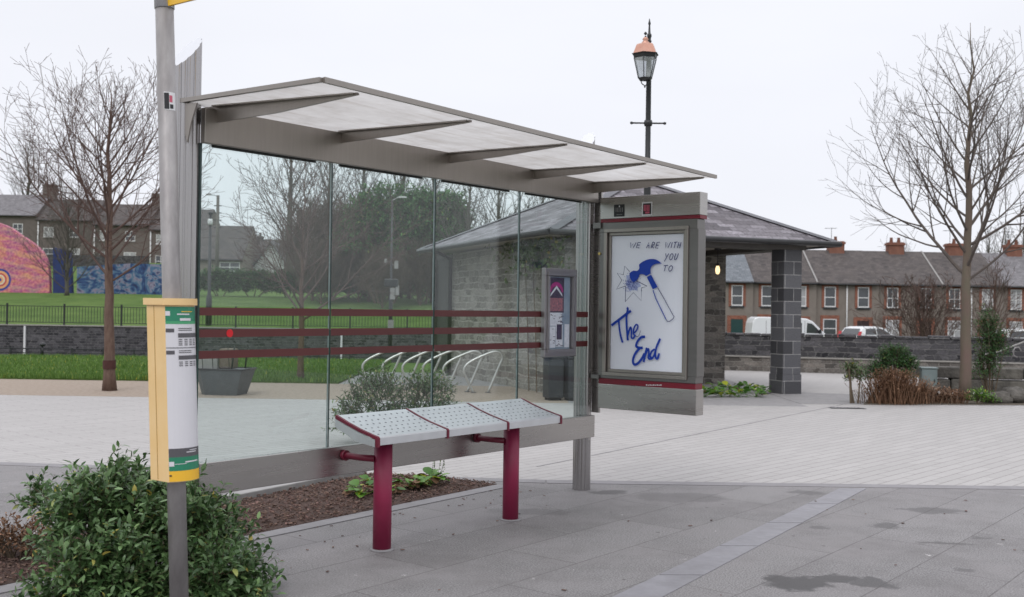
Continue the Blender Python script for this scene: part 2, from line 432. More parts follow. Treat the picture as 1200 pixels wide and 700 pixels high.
M['maroon_trim'] = pm('maroon_trim', (.16,.006,.028,1), (.12,.006,.022,1), 7, .5, coord='Object', dirt=.15)
M['red_strip'] = pm('dark_red_strip', (.19,.006,.02,1), (.15,.005,.018,1), 7, .4, coord='Object')
M['stripe'] = pm('glass_stripe_vinyl', (.115,.022,.022,1), (.095,.018,.018,1), 3, .4, coord='Object')
M['black'] = pm('black_metal', (.012,.014,.015,1), (.022,.024,.026,1), 5, .45, coord='Object')
M['rubber'] = pm('black_rubber', (.015,.015,.016,1), None, 5, .7, coord='Object')
M['plate'] = steel('perforated_seat_plate', (.66,.67,.69,1), .45, mscale=(1,20,1))
M['hole'] = pm('seat_hole', (.11,.12,.14,1), None, 5, .8, coord='Object')
def glass(name, tint, refl=1.0, smear=.06):
    t = NT(name); vec = t.coord('Object')
    lw = t.n('ShaderNodeLayerWeight'); lw.inputs[0].default_value = .5
    fac = t.math('MULTIPLY', t.math('ADD', t.math('MULTIPLY', t.math('POWER', lw.outputs['Facing'], 5.0), .9), .045), refl)
    tr = t.n('ShaderNodeBsdfTransparent'); tr.inputs[0].default_value = tint
    gl = t.n('ShaderNodeBsdfGlossy'); gl.inputs['Roughness'].default_value = .01
    m1 = t.n('ShaderNodeMixShader'); t.l(fac, m1.inputs[0]); t.l(tr.outputs[0], m1.inputs[1]); t.l(gl.outputs[0], m1.inputs[2])
    df = t.n('ShaderNodeBsdfDiffuse'); df.inputs[0].default_value = (.6,.63,.63,1)
    n = t.noise(t.coord('Object', (1,1,.35)), 3.0, 7, .7)
    m2 = t.n('ShaderNodeMixShader'); t.l(t.math('MULTIPLY', t.ramp(n.outputs[0], [(.38, .15), (.75, 1)]), smear), m2.inputs[0]); t.l(m1.outputs[0], m2.inputs[1]); t.l(df.outputs[0], m2.inputs[2])
    t.l(m2.outputs[0], t.out.inputs[0])
    return t.m
M['glass'] = glass('shelter_glass', (.895,.945,.935,1), 1.0, .032)
M['case_glass'] = glass('case_glass', (.99,.992,.995,1), .10, .0)
M['glass_edge'] = pm('green_glass_edge', (.012,.035,.032,1), (.03,.06,.055,1), 20, .2, coord='Object')
M['glass_edge_pale'] = pm('pale_glass_edge', (.35,.42,.42,1), (.2,.26,.26,1), 20, .25, coord='Object')
# frosted roof sheet with grime
t = NT('frosted_roof_sheet'); vec = t.coord('Object')
n1 = t.noise(vec, 2.2, 8, .7); n2 = t.noise(t.coord('Object', (.6, 5, 1)), 3, 6, .7)
col = t.mix(t.ramp(n1.outputs[0], [(.35, 0), (.75, 1)]), (.63,.62,.61,1), (.42,.40,.38,1))
col = t.mix(t.math('MULTIPLY', t.ramp(n2.outputs[0], [(.5, 0), (.8, 1)]), .6), col, (.28,.235,.19,1))
bb = t.bsdf(col, .55)
tl = t.n('ShaderNodeBsdfTranslucent'); t.l(col, tl.inputs[0])
ms = t.n('ShaderNodeMixShader'); ms.inputs[0].default_value = .72; t.l(bb.outputs[0], ms.inputs[1]); t.l(tl.outputs[0], ms.inputs[2]); t.l(ms.outputs[0], t.out.inputs[0])
M['roof_sheet'] = t.m
t = NT('clear_roof_top'); tr = t.n('ShaderNodeBsdfTransparent'); gl = t.n('ShaderNodeBsdfGlossy'); gl.inputs['Roughness'].default_value = .1; ms = t.n('ShaderNodeMixShader'); ms.inputs[0].default_value = .05; t.l(tr.outputs[0], ms.inputs[1]); t.l(gl.outputs[0], ms.inputs[2]); t.l(ms.outputs[0], t.out.inputs[0]); M['roof_top'] = t.m

# ------------------------------------------------------------------ terrain
def th(x, y):
    """height of the open ground"""
    def sm(a, b, v):
        k = min(1, max(0, (v - a) / (b - a))); return k * k * (3 - 2 * k)
    left = -.04
    if y > 28.35: left = -.04 - 1.6 * sm(28.35, 30.5, y)
    if y > 49.9: left = -1.64 + 1.9 * sm(49.9, 50.15, y)
    if y > 50.15: left = .26 + 2.0 * sm(44, 76, y) * 1.0 - 2.0 * sm(44, 76, 50.15) + 0
    if y > 76: left = .26 + 2.0 - 2.0 * sm(44, 76, 50.15) + 4.2 * sm(76, 130, y)
    if y > 130: left += 6 * sm(130, 400, y)
    right = -.04
    if y > 27.2: right = -.04 - 1.10 * sm(27.2, 28.5, y)
    if y > 100: right += 4 * sm(100, 400, y)
    k = sm(3.2 + max(0, y - 28) * .12, 6.0 + max(0, y - 28) * .14, x)
    return left * (1 - k) + right * k + (.05 * noise.noise(Vector((x * .12, y * .12, 0))) if y > 51 else 0)
xs = [-700,-500,-350,-250,-180,-140,-110] + [-90 + 3*i for i in range(22)] + [-24 + 1.5*i for i in range(36)] + [30 + 4*i for i in range(16)] + [100,130,170,240,350,500,700]
ys = [-200,-60,-10,0,6,12,18,22,26,27,27.3,27.6,28,28.35,28.7,29.1,29.6,30.2,31,34,40,46,49.8,49.95,50.1,50.2] + [52 + 2*i for i in range(14)] + [80 + 4*i for i in range(16)] + [150,180,220,280,350,450,600,900,1400]
mb = MB()
nx = len(xs)
vs = [(x, y, th(x, y)) for y in ys for x in xs]
mb.add(vs, [(j*nx+i, j*nx+i+1, (j+1)*nx+i+1, (j+1)*nx+i) for j in range(len(ys)-1) for i in range(nx-1)], 0, True)
mb.build('ground', M['grass'], uv=False, kind='structure')

def sheet(name, pts, z, mat, thick=.03):
    m = MB(); m.prism([(p[0], p[1], z) for p in pts], (0, 0, -thick)); return m.build(name, mat, uv=False, kind='structure')
# boundary of grey slabs and pale plaza
BL = [G(-600, 538), G(0, 542), G(640, 563), G(1200, 570.5), G(2400, 583)]
BL = [Vector((p.x, p.y, 0)) for p in BL]
# planting bed between them (front and back edge)
f0, f1 = G(0, 688), G(583, 568.5)
bd = (f1 - f0).normalized(); f0 = f1 - bd * 9.5
k0, k1 = G(20, 643), G(430, 556.5)
kd = (k1 - k0).normalized(); k0 = k1 - kd * 9.0
k2 = G(500, 557.5)
grey = [(-30, -6), (30, -6), (BL[4].x, BL[4].y), (BL[3].x, BL[3].y), (BL[2].x, BL[2].y), (BL[1].x, BL[1].y), (BL[0].x, BL[0].y)]
sheet('grey_paving', grey, 0.0, M['grey_slab'])
pl = [(BL[0].x, BL[0].y), (BL[1].x, BL[1].y), (BL[2].x, BL[2].y), (BL[3].x, BL[3].y), (BL[4].x, BL[4].y), (60, 20), (60, 27), (4.6, 27.2), (4.6, 16.45), (-40, 16.45), (-40, 9.9)]
sheet('pale_plaza', pl, 0.0, M['plaza'])
# flush edging stones along the boundary
m = MB()
for a, b in ((BL[0], BL[1]), (BL[1], BL[2]), (BL[2], BL[3]), (BL[3], BL[4])):
    d = (b - a).normalized(); q = Vector((d.y, -d.x, 0)) * .16
    m.prism([a, b, b + q, a + q], (0, 0, -.01))
for k in range(len(m.v)): m.v[k] = (m.v[k][0], m.v[k][1], m.v[k][2] + .004)
m.build('paving_edge', M['edge_stone'], uv=False, kind='structure')
# lighter band of slabs
a, b, c_, d_ = G(706, 706), G(769, 706), G(1016, 572.6), G(985, 572.3)
m = MB(); back = (a - d_).normalized() * 2.0
nb = 7
A0, B0 = a + back, b + back
for i in range(nb):
    t0, t1 = i / nb, (i + 1) / nb - .0025
    p0, p1, p2, p3 = A0.lerp(d_, t0), B0.lerp(c_, t0), B0.lerp(c_, t1), A0.lerp(d_, t1)
    m.prism([(p.x, p.y, .004) for p in (p0, p1, p2, p3)], (0, 0, -.008))
m.build('paving_band', M['band_slab'], uv=False, kind='structure')
# bed soil, kerbs
bed = [f0, f1, k2, k1, k0]
m = MB(); rng = random.Random(3)
sheet('planting_bed', [(p.x, p.y) for p in bed], .008, M['mulch'], .02)
m = MB(); q = Vector((kd.y, -kd.x, 0)) * -.10
m.prism([Vector((p.x, p.y, .055)) for p in (k0, k1, k1 + q, k0 + q)], (0, 0, -.08)); m.build('bed_kerb', M['kerb'], bevel=.008, kind='structure')
m = MB(); q = Vector((bd.y, -bd.x, 0)) * .13
m.prism([Vector((p.x, p.y, .006)) for p in (f0, f1, f1 + q, f0 + q)], (0, 0, -.02)); m.build('bed_front_edge', M['edge_stone'], kind='structure')
# loose bark
m = MB()
def inside(p, poly):
    c = False; n = len(poly)
    for i in range(n):
        a, b = poly[i], poly[(i+1) % n]
        if (a.y > p.y) != (b.y > p.y) and p.x < (b.x - a.x) * (p.y - a.y) / (b.y - a.y) + a.x: c = not c
    return c
cnt = 0
while cnt < 5200:
    s = rng.random(); p = f1.lerp(f0, s * .72) + Vector((-bd.y, bd.x, 0)) * rng.random() * 1.4
    if not inside(p, bed): continue
    cnt += 1
    L = rng.uniform(.008, .03); w = rng.uniform(.004, .012); h = rng.uniform(.003, .008)
    Mx = Matrix.Translation((p.x, p.y, .010 + rng.random() * .014)) @ Matrix.Rotation(rng.random() * 6.3, 4, 'Z') @ Matrix.Rotation(rng.uniform(-.6, .6), 4, 'X') @ Matrix.Rotation(rng.uniform(-.5, .5), 4, 'Y')
    m.box((-L/2, -w/2, -h/2), (L/2, w/2, h/2), 0, Mx)
m.build('bark_chips', M['chip'], uv=False, kind='stuff')
# gravel strip, grass strip
sheet('gravel_strip', [(-45, 16.45), (.9, 16.45), (.9, 19.8), (-45, 19.8)], .002, M['sand'])
sheet('pavilion_apron', [(.9, 16.45), (4.6, 16.45), (4.6, 23.5), (-3.2, 23.5), (-3.2, 19.8), (.9, 19.8)], .001, M['apron'])
sheet('grass_strip', [(-45, 19.8), (-3.2, 19.8), (-3.2, 28.4), (-45, 28.4)], .03, M['grass'], .06)
m = MB()
for i in range(30000):
    x = rng.uniform(-13, -3.2); y = 19.78 + (rng.random() ** 1.4) * 8.5; h = rng.uniform(.03, .08) * (1.5 if y < 20 else 1)
    a = rng.random() * 6.3; w = .010; lx, ly = rng.uniform(-.03, .03), rng.uniform(-.03, .03)
    m.add([(x - w*math.cos(a), y - w*math.sin(a), .028), (x + w*math.cos(a), y + w*math.sin(a), .028), (x + lx, y + ly, .03 + h)], [(0, 1, 2)])
m.build('grass_blades', M['blade'], uv=False, kind='stuff')
# apron around the pavilion on the right, river, road
sheet('gravel_border', [(4.6, 16.9), (9.0, 17.2), (9.0, 17.9), (4.6, 19.6)], .005, M['apron'], .01)
m = MB(); m.prism([(-140, 29.6, -1.32), (5.5, 29.6, -1.32), (5.5, 49.95, -1.32), (-140, 49.95, -1.32)], (0, 0, -.1)); m.build('river', M['water'], uv=False, kind='structure')
sheet('road', [(13, 62), (95, 60), (95, 72.5), (13, 73.2)], -1.09, M['road'])
sheet('shrub_bed', [tuple(G(1012, 474.5)[:2]), tuple(G(1330, 476)[:2]), (18, 19.6), (6.6, 19.4)], .012, M['soil'], .03)

# long straight joint across the pale plaza
ja, jb = G(628, 547), G(1015, 468.5)
m = MB(); q = Vector(((jb - ja).y, -(jb - ja).x, 0)).normalized() * .022
m.prism([(p.x, p.y, .0035) for p in (ja, jb, jb + q, ja + q)], (0, 0, -.01)); m.build('plaza_joint', M['apron'], uv=False, kind='structure')

m = MB(); rng = random.Random(77)
for i in range(150):
    p = f1.lerp(f0, rng.random() * .8) + Vector((bd.y, -bd.x, 0)) * (.12 + abs(rng.gauss(0, .35))) if i % 3 else Vector((rng.uniform(-1.5, 4.5), rng.uniform(5.2, 8.4), 0))
    L = rng.uniform(.006, .022) * (1 if i % 3 else 1.3)
    m.box((-L/2, -L/4, 0), (L/2, L/4, .003), 0, Matrix.Translation((p.x, p.y, .0045)) @ Matrix.Rotation(rng.random()*6.3, 4, 'Z'))
m.build('scattered_debris', M['chip'], uv=False, kind='stuff')
# ------------------------------------------------------------------ bus shelter
sh = thing('bus_shelter', 'glass and brushed steel bus shelter with flat frosted roof and poster panel', 'bus shelter', tuple(L0), PHI)
IM = (Matrix.Translation(L0) @ Matrix.Rotation(PHI, 4, 'Z')).inverted()
def P(u, w, z): return Vector((u, -w, z))
def SB(m, u0, u1, w0, w1, z0, z1, mat=0): m.box((u0, -w0, z0), (u1, -w1, z1), mat); return m
def roofz(u, w):      # underside of the roof sheet
    return 2.515 - .012 * u - .022 * w
# posts: big fluted tubes, ends cut on a slant
def post(u, w, r, top, slant, name='post', rev=1):
    m = MB(); n = 108
    for zi, z in enumerate((0.0, .02)):
        pass
    lo_, hi_ = [], []
    for k in range(n):
        a = 2 * PI * k / n
        rr = r * (1 - .12 * abs(math.cos(a * 5.5 + 0 * k)) ** 10) if False else r * (1 - .11 * abs(math.cos(a * 6)) ** 10)
        x, y = rr * math.cos(a), rr * math.sin(a)
        lo_.append((u + x, -w + y, 0)); hi_.append((u + x, -w + y, top + .053 * (.62*x - .78*y) / r + .075 * (.78*x + .62*y) / r))
    m.add(lo_ + hi_, [(k, (k+1) % n, n + (k+1) % n, n + k) for k in range(n)], 0, True)
    m.add(hi_, [tuple(range(n))], 1)
    return m.build(name, [M['tube'], M['plate']], sh)
post(-.062, -.062, .076, 2.80, .075)
post(LEN + .012, -.055, .072, 2.80, .075)
for u, w in ((-.07, -.075), (LEN + .012, -.055)):
    pass
# beams
m = MB(); SB(m, -.030, LEN + .03, .022, .062, 2.305, 2.492); m.build('top_beam', M['steel_dark'], sh, bevel=.004)
m = MB(); SB(m, -.028, LEN + .02, .018, .062, .43, .605); m.build('bottom_beam', M['steel'], sh, bevel=.004)
m = MB(); SB(m, LEN - .0, LEN + .028, -.02, .015, .40, 2.30)
SB(m, LEN + .075, LEN + .10, -.01, .06, .62, 2.42); m.build('end_frame_bar', M['steel'], sh, bevel=.002)
# clamps that hold the panes under the top beam
m = MB()
for i in range(4):
    u0 = i * LEN / 4
    SB(m, u0 + .05, u0 + LEN/4 - .14, .007, .018, 2.294, 2.31)
m.build('pane_clamp_rail', M['black'], sh)
# panes with three vinyl stripes each
for i in range(4):
    u0, u1 = i * LEN / 4 + (-.008 if i == 0 else .006), (i + 1) * LEN / 4 - (.006 if i < 3 else .012)
    m = MB()
    vs = [P(u0,-.006,.60), P(u1,-.006,.60), P(u1,-.006,2.312), P(u0,-.006,2.312), P(u0,.006,.60), P(u1,.006,.60), P(u1,.006,2.312), P(u0,.006,2.312)]
    m.add(vs, [(4,5,6,7), (1,0,3,2)], 0); m.add(vs, [(0,1,5,4), (3,7,6,2), (0,4,7,3)], 1); m.add(vs, [(1,2,6,5)], 2)
    pn = m.build('glass_pane', [M['glass'], M['glass_edge'], M['glass_edge_pale']], sh)
    for z in (1.388, 1.27, 1.155):
        m = MB(); SB(m, u0 + .002, u1 - .002, .0062, .0072, z, z + .043); m.build('stripe', M['stripe'], pn)
    if i == 0:
        g = IM @ D(275, 391.5, 5.9); 
        m = MB(); m.prism([P(.19 + .022*math.cos(a*PI/8), .0076, 1.291 + .022*math.sin(a*PI/8)) for a in range(16)], (0, -.001, 0))
        m.build('round_dot', pm('bright_red_dot', (.75,.01,.02,1), None, 5, .4, coord='Object'), pn)  # small bright red disc over the middle stripe
# dark seal strips at the joints
m = MB(); SB(m, -.020, -.009, -.009, .010, .43, 2.31); m.build('end_seal', M['glass_edge'], sh)
# roof: four frosted sheets, dark nosing, five tapered fins
fb = [.03, .93, 1.90, 2.83, 3.62]; ff = [.14, .98, 1.88, 2.80, 3.62]
RB, RF = -.045, 1.075      # back and front overhang
ub, uf_ = [-.10, .93, 1.90, 2.83, 3.70], [-.10, .98, 1.915, 2.83, 3.73]
for i in range(4):
    q = [(ub[i] + .003, RB), (ub[i+1] - .003, RB), (uf_[i+1] - .003, RF), (uf_[i] + .003, RF)]
    m = MB(); m.prism([P(a, b, roofz(a, b)) for a, b in q], (0, 0, .014)); m.m = [1 if all(m.v[j][2] > roofz(m.v[j][0], -m.v[j][1]) + .007 for j in f) else 0 for f in m.f]; m.build('roof_sheet', [M['roof_sheet'], M['roof_top']], sh)
m = MB()
m.prism([P(-.105, RF, roofz(-.1, RF) - .006), P(3.735, RF, roofz(3.74, RF) - .006), P(3.735, RF + .018, roofz(3.74, RF) - .006), P(-.105, RF + .018, roofz(-.1, RF) - .006)], (0, 0, .026))
m.prism([P(-.125, RB, roofz(-.1, RB) - .004), P(-.103, RB, roofz(-.1, RB) - .004), P(-.103, RF, roofz(-.1, RF) - .004), P(-.125, RF, roofz(-.1, RF) - .004)], (0, 0, .022))
m.build('roof_edge_trim', M['steel_dark'], sh)
for a, b in zip(fb, ff):
    h0 = .095 if a < .5 or a > 3 else .075
    m = MB()
    s = [P(a, -.06, roofz(a, 0) - .002), P(b, RF - .03, roofz(b, RF) - .003), P(b, RF - .04, roofz(b, RF) - .015), P(a*.5 + b*.5, .5, roofz(a, .5) - h0 * .72), P(a, -.06, roofz(a, 0) - h0)]
    m.prism(s, (.014, 0, 0))
    # flange along the top
    m.prism([P(a - .022, .06, roofz(a, .06) - .0025), P(a + .036, .06, roofz(a, .06) - .0025), P(b + .03, RF - .045, roofz(b, RF) - .0035), P(b - .016, RF - .045, roofz(b, RF) - .0035)], (0, 0, -.007))
    m.build('roof_fin', M['steel_dark'], sh)
m = MB(); m.prism([P(-.11, -.05, 2.51), P(-.11, .10, 2.50), P(-.11, .05, 2.40), P(-.11, .02, 2.30), P(-.11, -.01, 2.36), P(-.11, -.05, 2.42)], (.008, 0, 0)); m.build('corner_plate', M['steel_dark'], sh)

# ---- framed poster panel at the far end (faces the camera)
UF = LEN + .02
cl = IM @ Vector((0, 0, EYE)); IR = IM.to_3x3()
def tp(px, py, uface):
    d = IR @ ray(px, py); t = (uface - cl.x) / d.x
    p = cl + d * t
    return (-p.y, p.z)
ad = MB()
TH = .115
W0, W1 = .085, .965
ZT, ZR1, ZR0, ZM1, ZM0, ZB1, ZB0 = 2.345, 2.172, 2.145, 2.125, .905, .860, .665
def abox(m, w0, w1, z0, z1, u0=0.0, u1=TH, mat=0): return SB(m, UF + u0, UF + u1, w0, w1, z0, z1, mat)
m = MB(); abox(m, W0, W1 + .02, ZR1, ZT, 0, TH); header = m.build('panel_header', M['steel'], sh, bevel=.004)
m = MB(); abox(m, W0 + .005, W1 + .018, ZR0, ZR1 - .001, .004, TH - .004); m.build('panel_red_band', M['red_strip'], sh)
m = MB(); abox(m, W0 + .005, W1 - .005, ZB1 + .001, ZM0 - .001, .006, TH - .004)
m.build('panel_red_band', M['red_strip'], sh)
pc = MB()
# case with opening
PW0, PW1, PZ0, PZ1 = .190, .835, .985, 2.035
abox(pc, W0, W1, PZ1 + .03, ZM1 + .018, 0, TH); abox(pc, W0, W1, ZM0, PZ0 - .03, 0, TH)
abox(pc, W0, PW0 - .03, PZ0 - .03, PZ1 + .03, 0, TH); abox(pc, PW1 + .03, W1 + .008, PZ0 - .03, PZ1 + .03, 0, TH)
abox(pc, PW0 - .03, PW1 + .03, PZ0 - .03, PZ1 + .03, .04, TH - .004)
case = pc.build('poster_case', M['frame'], sh, bevel=.003)
m = MB()
for (a, b, c, d) in ((PW0 - .058, PW1 + .058, PZ1 + .028, PZ1 + .056), (PW0 - .058, PW1 + .058, PZ0 - .056, PZ0 - .028), (PW0 - .058, PW0 - .028, PZ0 - .028, PZ1 + .028), (PW1 + .028, PW1 + .058, PZ0 - .028, PZ1 + .028)):
    abox(m, a, b, c, d, -.014, .001)
for (a, b, c, d) in ((PW0 - .028, PW1 + .028, PZ1 + .004, PZ1 + .028), (PW0 - .028, PW1 + .028, PZ0 - .028, PZ0 - .004), (PW0 - .028, PW0 - .004, PZ0 - .004, PZ1 + .004), (PW1 + .004, PW1 + .028, PZ0 - .004, PZ1 + .004)):
    abox(m, a, b, c, d, .010, .03)
m.build('door_frame', M['steel_dark'], case, bevel=.003)
m = MB(); w, z = tp(703, 297.5, UF); m.prism([P(UF - .002, w + .012*math.cos(k*PI/8), z + .012*math.sin(k*PI/8)) for k in range(16)], (-.008, 0, 0)); m.build('lock', pm('brass_lock', (.55,.42,.16,1), None, 5, .35, .8, coord='Object'), case)
m = MB(); SB(m, LEN + .0, UF + .09, .03, W0 + .02, 2.10, 2.145); m.build('panel_bracket', M['frame'], sh)
m = MB(); SB(m, LEN + .0, UF + .09, .03, W0 + .02, .90, .93); m.build('panel_bracket', M['frame'], sh)
m = MB(); abox(m, W0, W1 + .005, ZB0, ZB1, .002, TH); m.build('panel_footer', M['steel'], sh, bevel=.004)
# the poster itself: paper plus drawn ink
m = MB(); abox(m, PW0 - .003, PW1 + .003, PZ0 - .003, PZ1, .024, .026)
poster = m.build('poster', pm('poster_paper', (.86,.89,.96,1), (.89,.91,.97,1), 2, .6, coord='Object', rvar=.05), case)
ink = MB()
LAY = [.0235]
def ink_poly(pts, mat=0, scale=None):
    LAY[0] -= .00006
    q = [tp(x, y, UF + LAY[0]) for x, y in pts]
    ink.add([P(UF + LAY[0], a, b) for a, b in q], [tuple(range(len(q)))], mat)
def smooth(pts, n=5):
    out = []
    for i in range(len(pts) - 1):
        p0 = pts[max(i-1, 0)]; p1 = pts[i]; p2 = pts[i+1]; p3 = pts[min(i+2, len(pts)-1)]
        for k in range(n):
            t = k / n
            out.append(tuple(.5 * ((2*p1[j]) + (-p0[j]+p2[j])*t + (2*p0[j]-5*p1[j]+4*p2[j]-p3[j])*t*t + (-p0[j]+3*p1[j]-3*p2[j]+p3[j])*t**3) for j in range(len(p1))))
    out.append(tuple(pts[-1])); return out
def ink_line(pts, width, mat=0, sm=True, taper=0):
    """a brush stroke in photograph units; width in pixels"""
    LAY[0] -= .00006
    if sm and len(pts) > 2: pts = smooth(pts)
    q = [Vector(tp(x, y, UF + LAY[0])) for x, y in pts]
    n = len(q); vs = []
    for i in range(n):
        t = (q[min(i+1, n-1)] - q[max(i-1, 0)])
        if t.length < 1e-7: t = Vector((1, 0))
        t.normalize(); nn = Vector((-t.y, t.x))
        w = width * .00650 / 2
        if taper: w *= 1 - taper * abs(2 * i / (n - 1) - 1) ** 2
        vs += [q[i] + nn * w, q[i] - nn * w]
    ink.add([P(UF + LAY[0], v.x, v.y) for v in vs], [(2*i, 2*i+1, 2*i+3, 2*i+2) for i in range(n - 1)], mat)
c4 = lambda L: [(715 + x / 8.756, 270 + y / 8.756) for x, y in L]
c5 = lambda L: [(710 + x / 7.78, 350 + y / 7.78) for x, y in L]
# star (thin line, broken where the hammer hits)
ink_line(c4([(200,425),(150,368),(136,458),(72,440),(120,512),(65,605),(158,572)]), .8, 1, False)
ink_line(c4([(158,572),(157,700),(155,735)]), .8, 1, False)
ink_line([(732.9,348), (732.9,353.6), (742.2,343.0), (751.4,352.6), (752.0,340.5)], .5, 1, False)
ink_line(c4([(320,625),(322,592),(378,574),(272,520)]), .85, 1, False)
rng = random.Random(8)
ink_poly(c4([(165,470),(200,455),(225,520),(268,530),(300,545),(318,575),(285,590),(278,620),(238,610),(200,625),(188,590),(160,560),(172,520)]), 3)
for k in range(210):     # hatching where the blow lands
    a = rng.gauss(0, 1); b = rng.gauss(0, 1)
    x = 215 + a * 38; y = 545 + b * 40
    if not (130 < x < 320 and 430 < y < 640): continue
    dx, dy = rng.uniform(-7, 7), rng.uniform(3, 12)
    ink_line(c4([(x, y), (x + dx, y + dy)]), .5, 2, False)
# hammer
head = smooth([(530,342),(482,306),(430,295),(380,302),(332,324),(298,352),(300,385),(290,408),(272,418)], 4) + smooth([(240,414),(200,440),(206,490),(237,532),(268,516),(293,482),(302,456),(325,450),(350,457),(368,470)], 3) + [(415,445)] + smooth([(412,404),(428,368),(470,346),(530,342)], 4)[:-1]
ink_poly(c4(head), 0)
ink_poly(c4([(376,480),(420,457),(487,582),(437,606)]), 0)
ink_line([(765.3,340.2)] + c5([(455,0),(548,190)]) , 1.15, 0, False)
ink_line(c5([(548,190),(562,208),(582,208),(612,185),(622,165),(610,148),(530,0)]), .8, 1, False)
ink_line([(778.1,350.0), (770.6,337.2)], .8, 1, False)
# THE END (brush)
bw = 3.2
ink_line(c5([(50,246),(95,212),(150,170),(195,135),(228,112)]), bw, 0)
ink_line(c5([(118,205),(122,260),(132,330),(152,402)]), 2.5, 0)
ink_line(c5([(192,82),(200,100),(188,160),(190,260),(200,382)]), 2.9, 0)
ink_line(c5([(196,352),(212,290),(226,262),(234,300),(232,352),(250,362),(270,330)]), 2.3, 0)
ink_line(c5([(252,318),(280,290),(292,252),(276,238),(256,270),(252,320),(268,345)]), 2.0, 0)
ink_line(c5([(268,345),(292,347),(306,325),(315,292)]), .6, 1)
ink_line(c5([(357,350),(325,352),(290,388),(276,432),(298,448),(336,450)]), 3.1, 0)
ink_line(c5([(310,450),(266,505),(246,570),(262,602),(298,586),(335,535),(352,500)]), 3.1, 0)
ink_line(c5([(372,448),(358,510),(344,580)]), 2.6, 0)
ink_line(c5([(350,545),(370,490),(388,458),(392,500),(386,540),(405,552),(418,530)]), 2.3, 0)
ink_line(c5([(446,462),(418,482),(402,528),(416,550),(438,520),(452,478)]), 2.3, 0)
ink_line(c5([(495,366),(470,420),(452,480),(452,532),(470,548),(486,500)]), 2.7, 0)
# WE ARE WITH YOU TO (pen capitals)
GL = {'W': [[(0,1),(.18,0),(.5,.8),(.72,0),(1.05,1)]], 'E': [[(.85,1),(.12,1),(0,0),(.75,0)], [(.06,.5),(.7,.52)]], 'A': [[(0,0),(.35,1),(.75,0)], [(.1,.42),(.7,.42)]],
      'R': [[(.05,0),(.15,1),(.7,.9),(.6,.55),(.1,.48),(.75,0)]], 'I': [[(.3,1),(.3,0)]], 'T': [[(.4,1),(.35,0)], [(-.05,.97),(.95,1.02)]], 'H': [[(.1,1),(0,0)], [(.75,1),(.65,0)], [(.05,.5),(.7,.5)]],
      'Y': [[(0,1),(.3,.5)], [(.8,1),(.1,-.25)]], 'O': [[(.4,1),(.05,.75),(0,.3),(.3,0),(.7,.2),(.8,.7),(.4,1)]], 'U': [[(.1,1),(0,.25),(.3,0),(.65,.3),(.8,1)]]}
def word(txt, x0, x1, y0, y1, scale=1, slant=.22):
    wd_ = [{'I': .55, 'W': 1.3}.get(c, 1) for c in txt]; cs = 0
    for i, ch in enumerate(txt):
        adv = (x1 - x0) / sum(wd_) * wd_[i]; xo = x0 + (x1 - x0) / sum(wd_) * sum(wd_[:i])
        for s in GL[ch]:
            pts = []
            for a, b in s:
                yy = y1 + (y0 - y1) * b
                pts.append((xo + a * adv * .76 + b * (y1 - y0) * slant, yy + rng.uniform(-1, 1)))
            ink_line(c4(pts), .95, 1, ch in 'OUR' )
word('WE', 200, 322, 126, 180); word('ARE', 372, 512, 124, 184); word('WITH', 560, 735, 122, 182)
word('YOU', 556, 706, 238, 304); word('TO', 540, 655, 362, 420)
inkm = pm('blue_ink', (.001,.038,.36,1), (.002,.048,.42,1), 4, .6, coord='Object'); pen = pm('navy_pen', (.015,.025,.16,1), None, 4, .6, coord='Object'); hat = pm('hatch_blue', (.06,.10,.45,1), None, 4, .6, coord='Object')
ink.build('poster_drawing', [inkm, pen, hat, pm('wash_blue', (.42,.50,.80,1), (.58,.64,.86,1), 60, .6, coord='Object')], case, uv=False)
m = MB(); abox(m, PW0 - .004, PW1 + .004, PZ0 - .004, PZ1 + .004, .012, .016); m.build('case_glass', M['case_glass'], case)
# stickers on the header
def quad(m, px0, py0, px1, py1, u, mat=0):
    q = [tp(px0, py1, u), tp(px1, py1, u), tp(px1, py0, u), tp(px0, py0, u)]
    w0 = (q[0][0] + q[3][0]) / 2; w1 = (q[1][0] + q[2][0]) / 2; z0 = (q[0][1] + q[1][1]) / 2; z1 = (q[2][1] + q[3][1]) / 2
    m.box((u, -w0, z0), (u + .0008, -w1, z1), mat)
ST = [pm('sticker_black', (.012,.012,.014,1), None, 5, .4, coord='Object'), pm('sticker_white', (.75,.75,.76,1), None, 5, .4, coord='Object'), pm('sticker_pink', (.55,.10,.16,1), None, 5, .4, coord='Object'), pm('sticker_grey', (.22,.22,.22,1), None, 5, .5, coord='Object')]
m = MB(); quad(m, 719.5, 239.8, 731.8, 254, UF - .002, 0)
for x in (721.5, 723.2, 725.0, 727, 729): quad(m, x, 243.5, x + .7, 248.5, UF - .003, 3)
quad(m, 725.2, 241, 726.4, 243, UF - .003, 1); quad(m, 722.5, 251.2, 729, 252.0, UF - .003, 3); m.build('black_sticker', ST, header)
m = MB(); quad(m, 752.2, 237.0, 764.2, 252.6, UF - .002, 1); quad(m, 753.4, 238.4, 763.0, 251.2, UF - .003, 0)
for x in (754.4, 756.2, 758.0, 759.8): quad(m, x, 240.3, x + 1.2, 247.6, UF - .004, 2)
quad(m, 756, 248.2, 761, 250.4, UF - .004, 2); m.build('framed_sticker', ST, header)
m = MB()
for i in range(9): quad(m, 757 + i * 2.1, 450.6 + (i % 2) * .5, 758.3 + i * 2.1, 452.2, UF + .0035, 1)
m.build('scratched_marks', ST, sh)
for i, (x, y) in enumerate(((769, 242.5), (769, 245.8), (769, 249))): pass

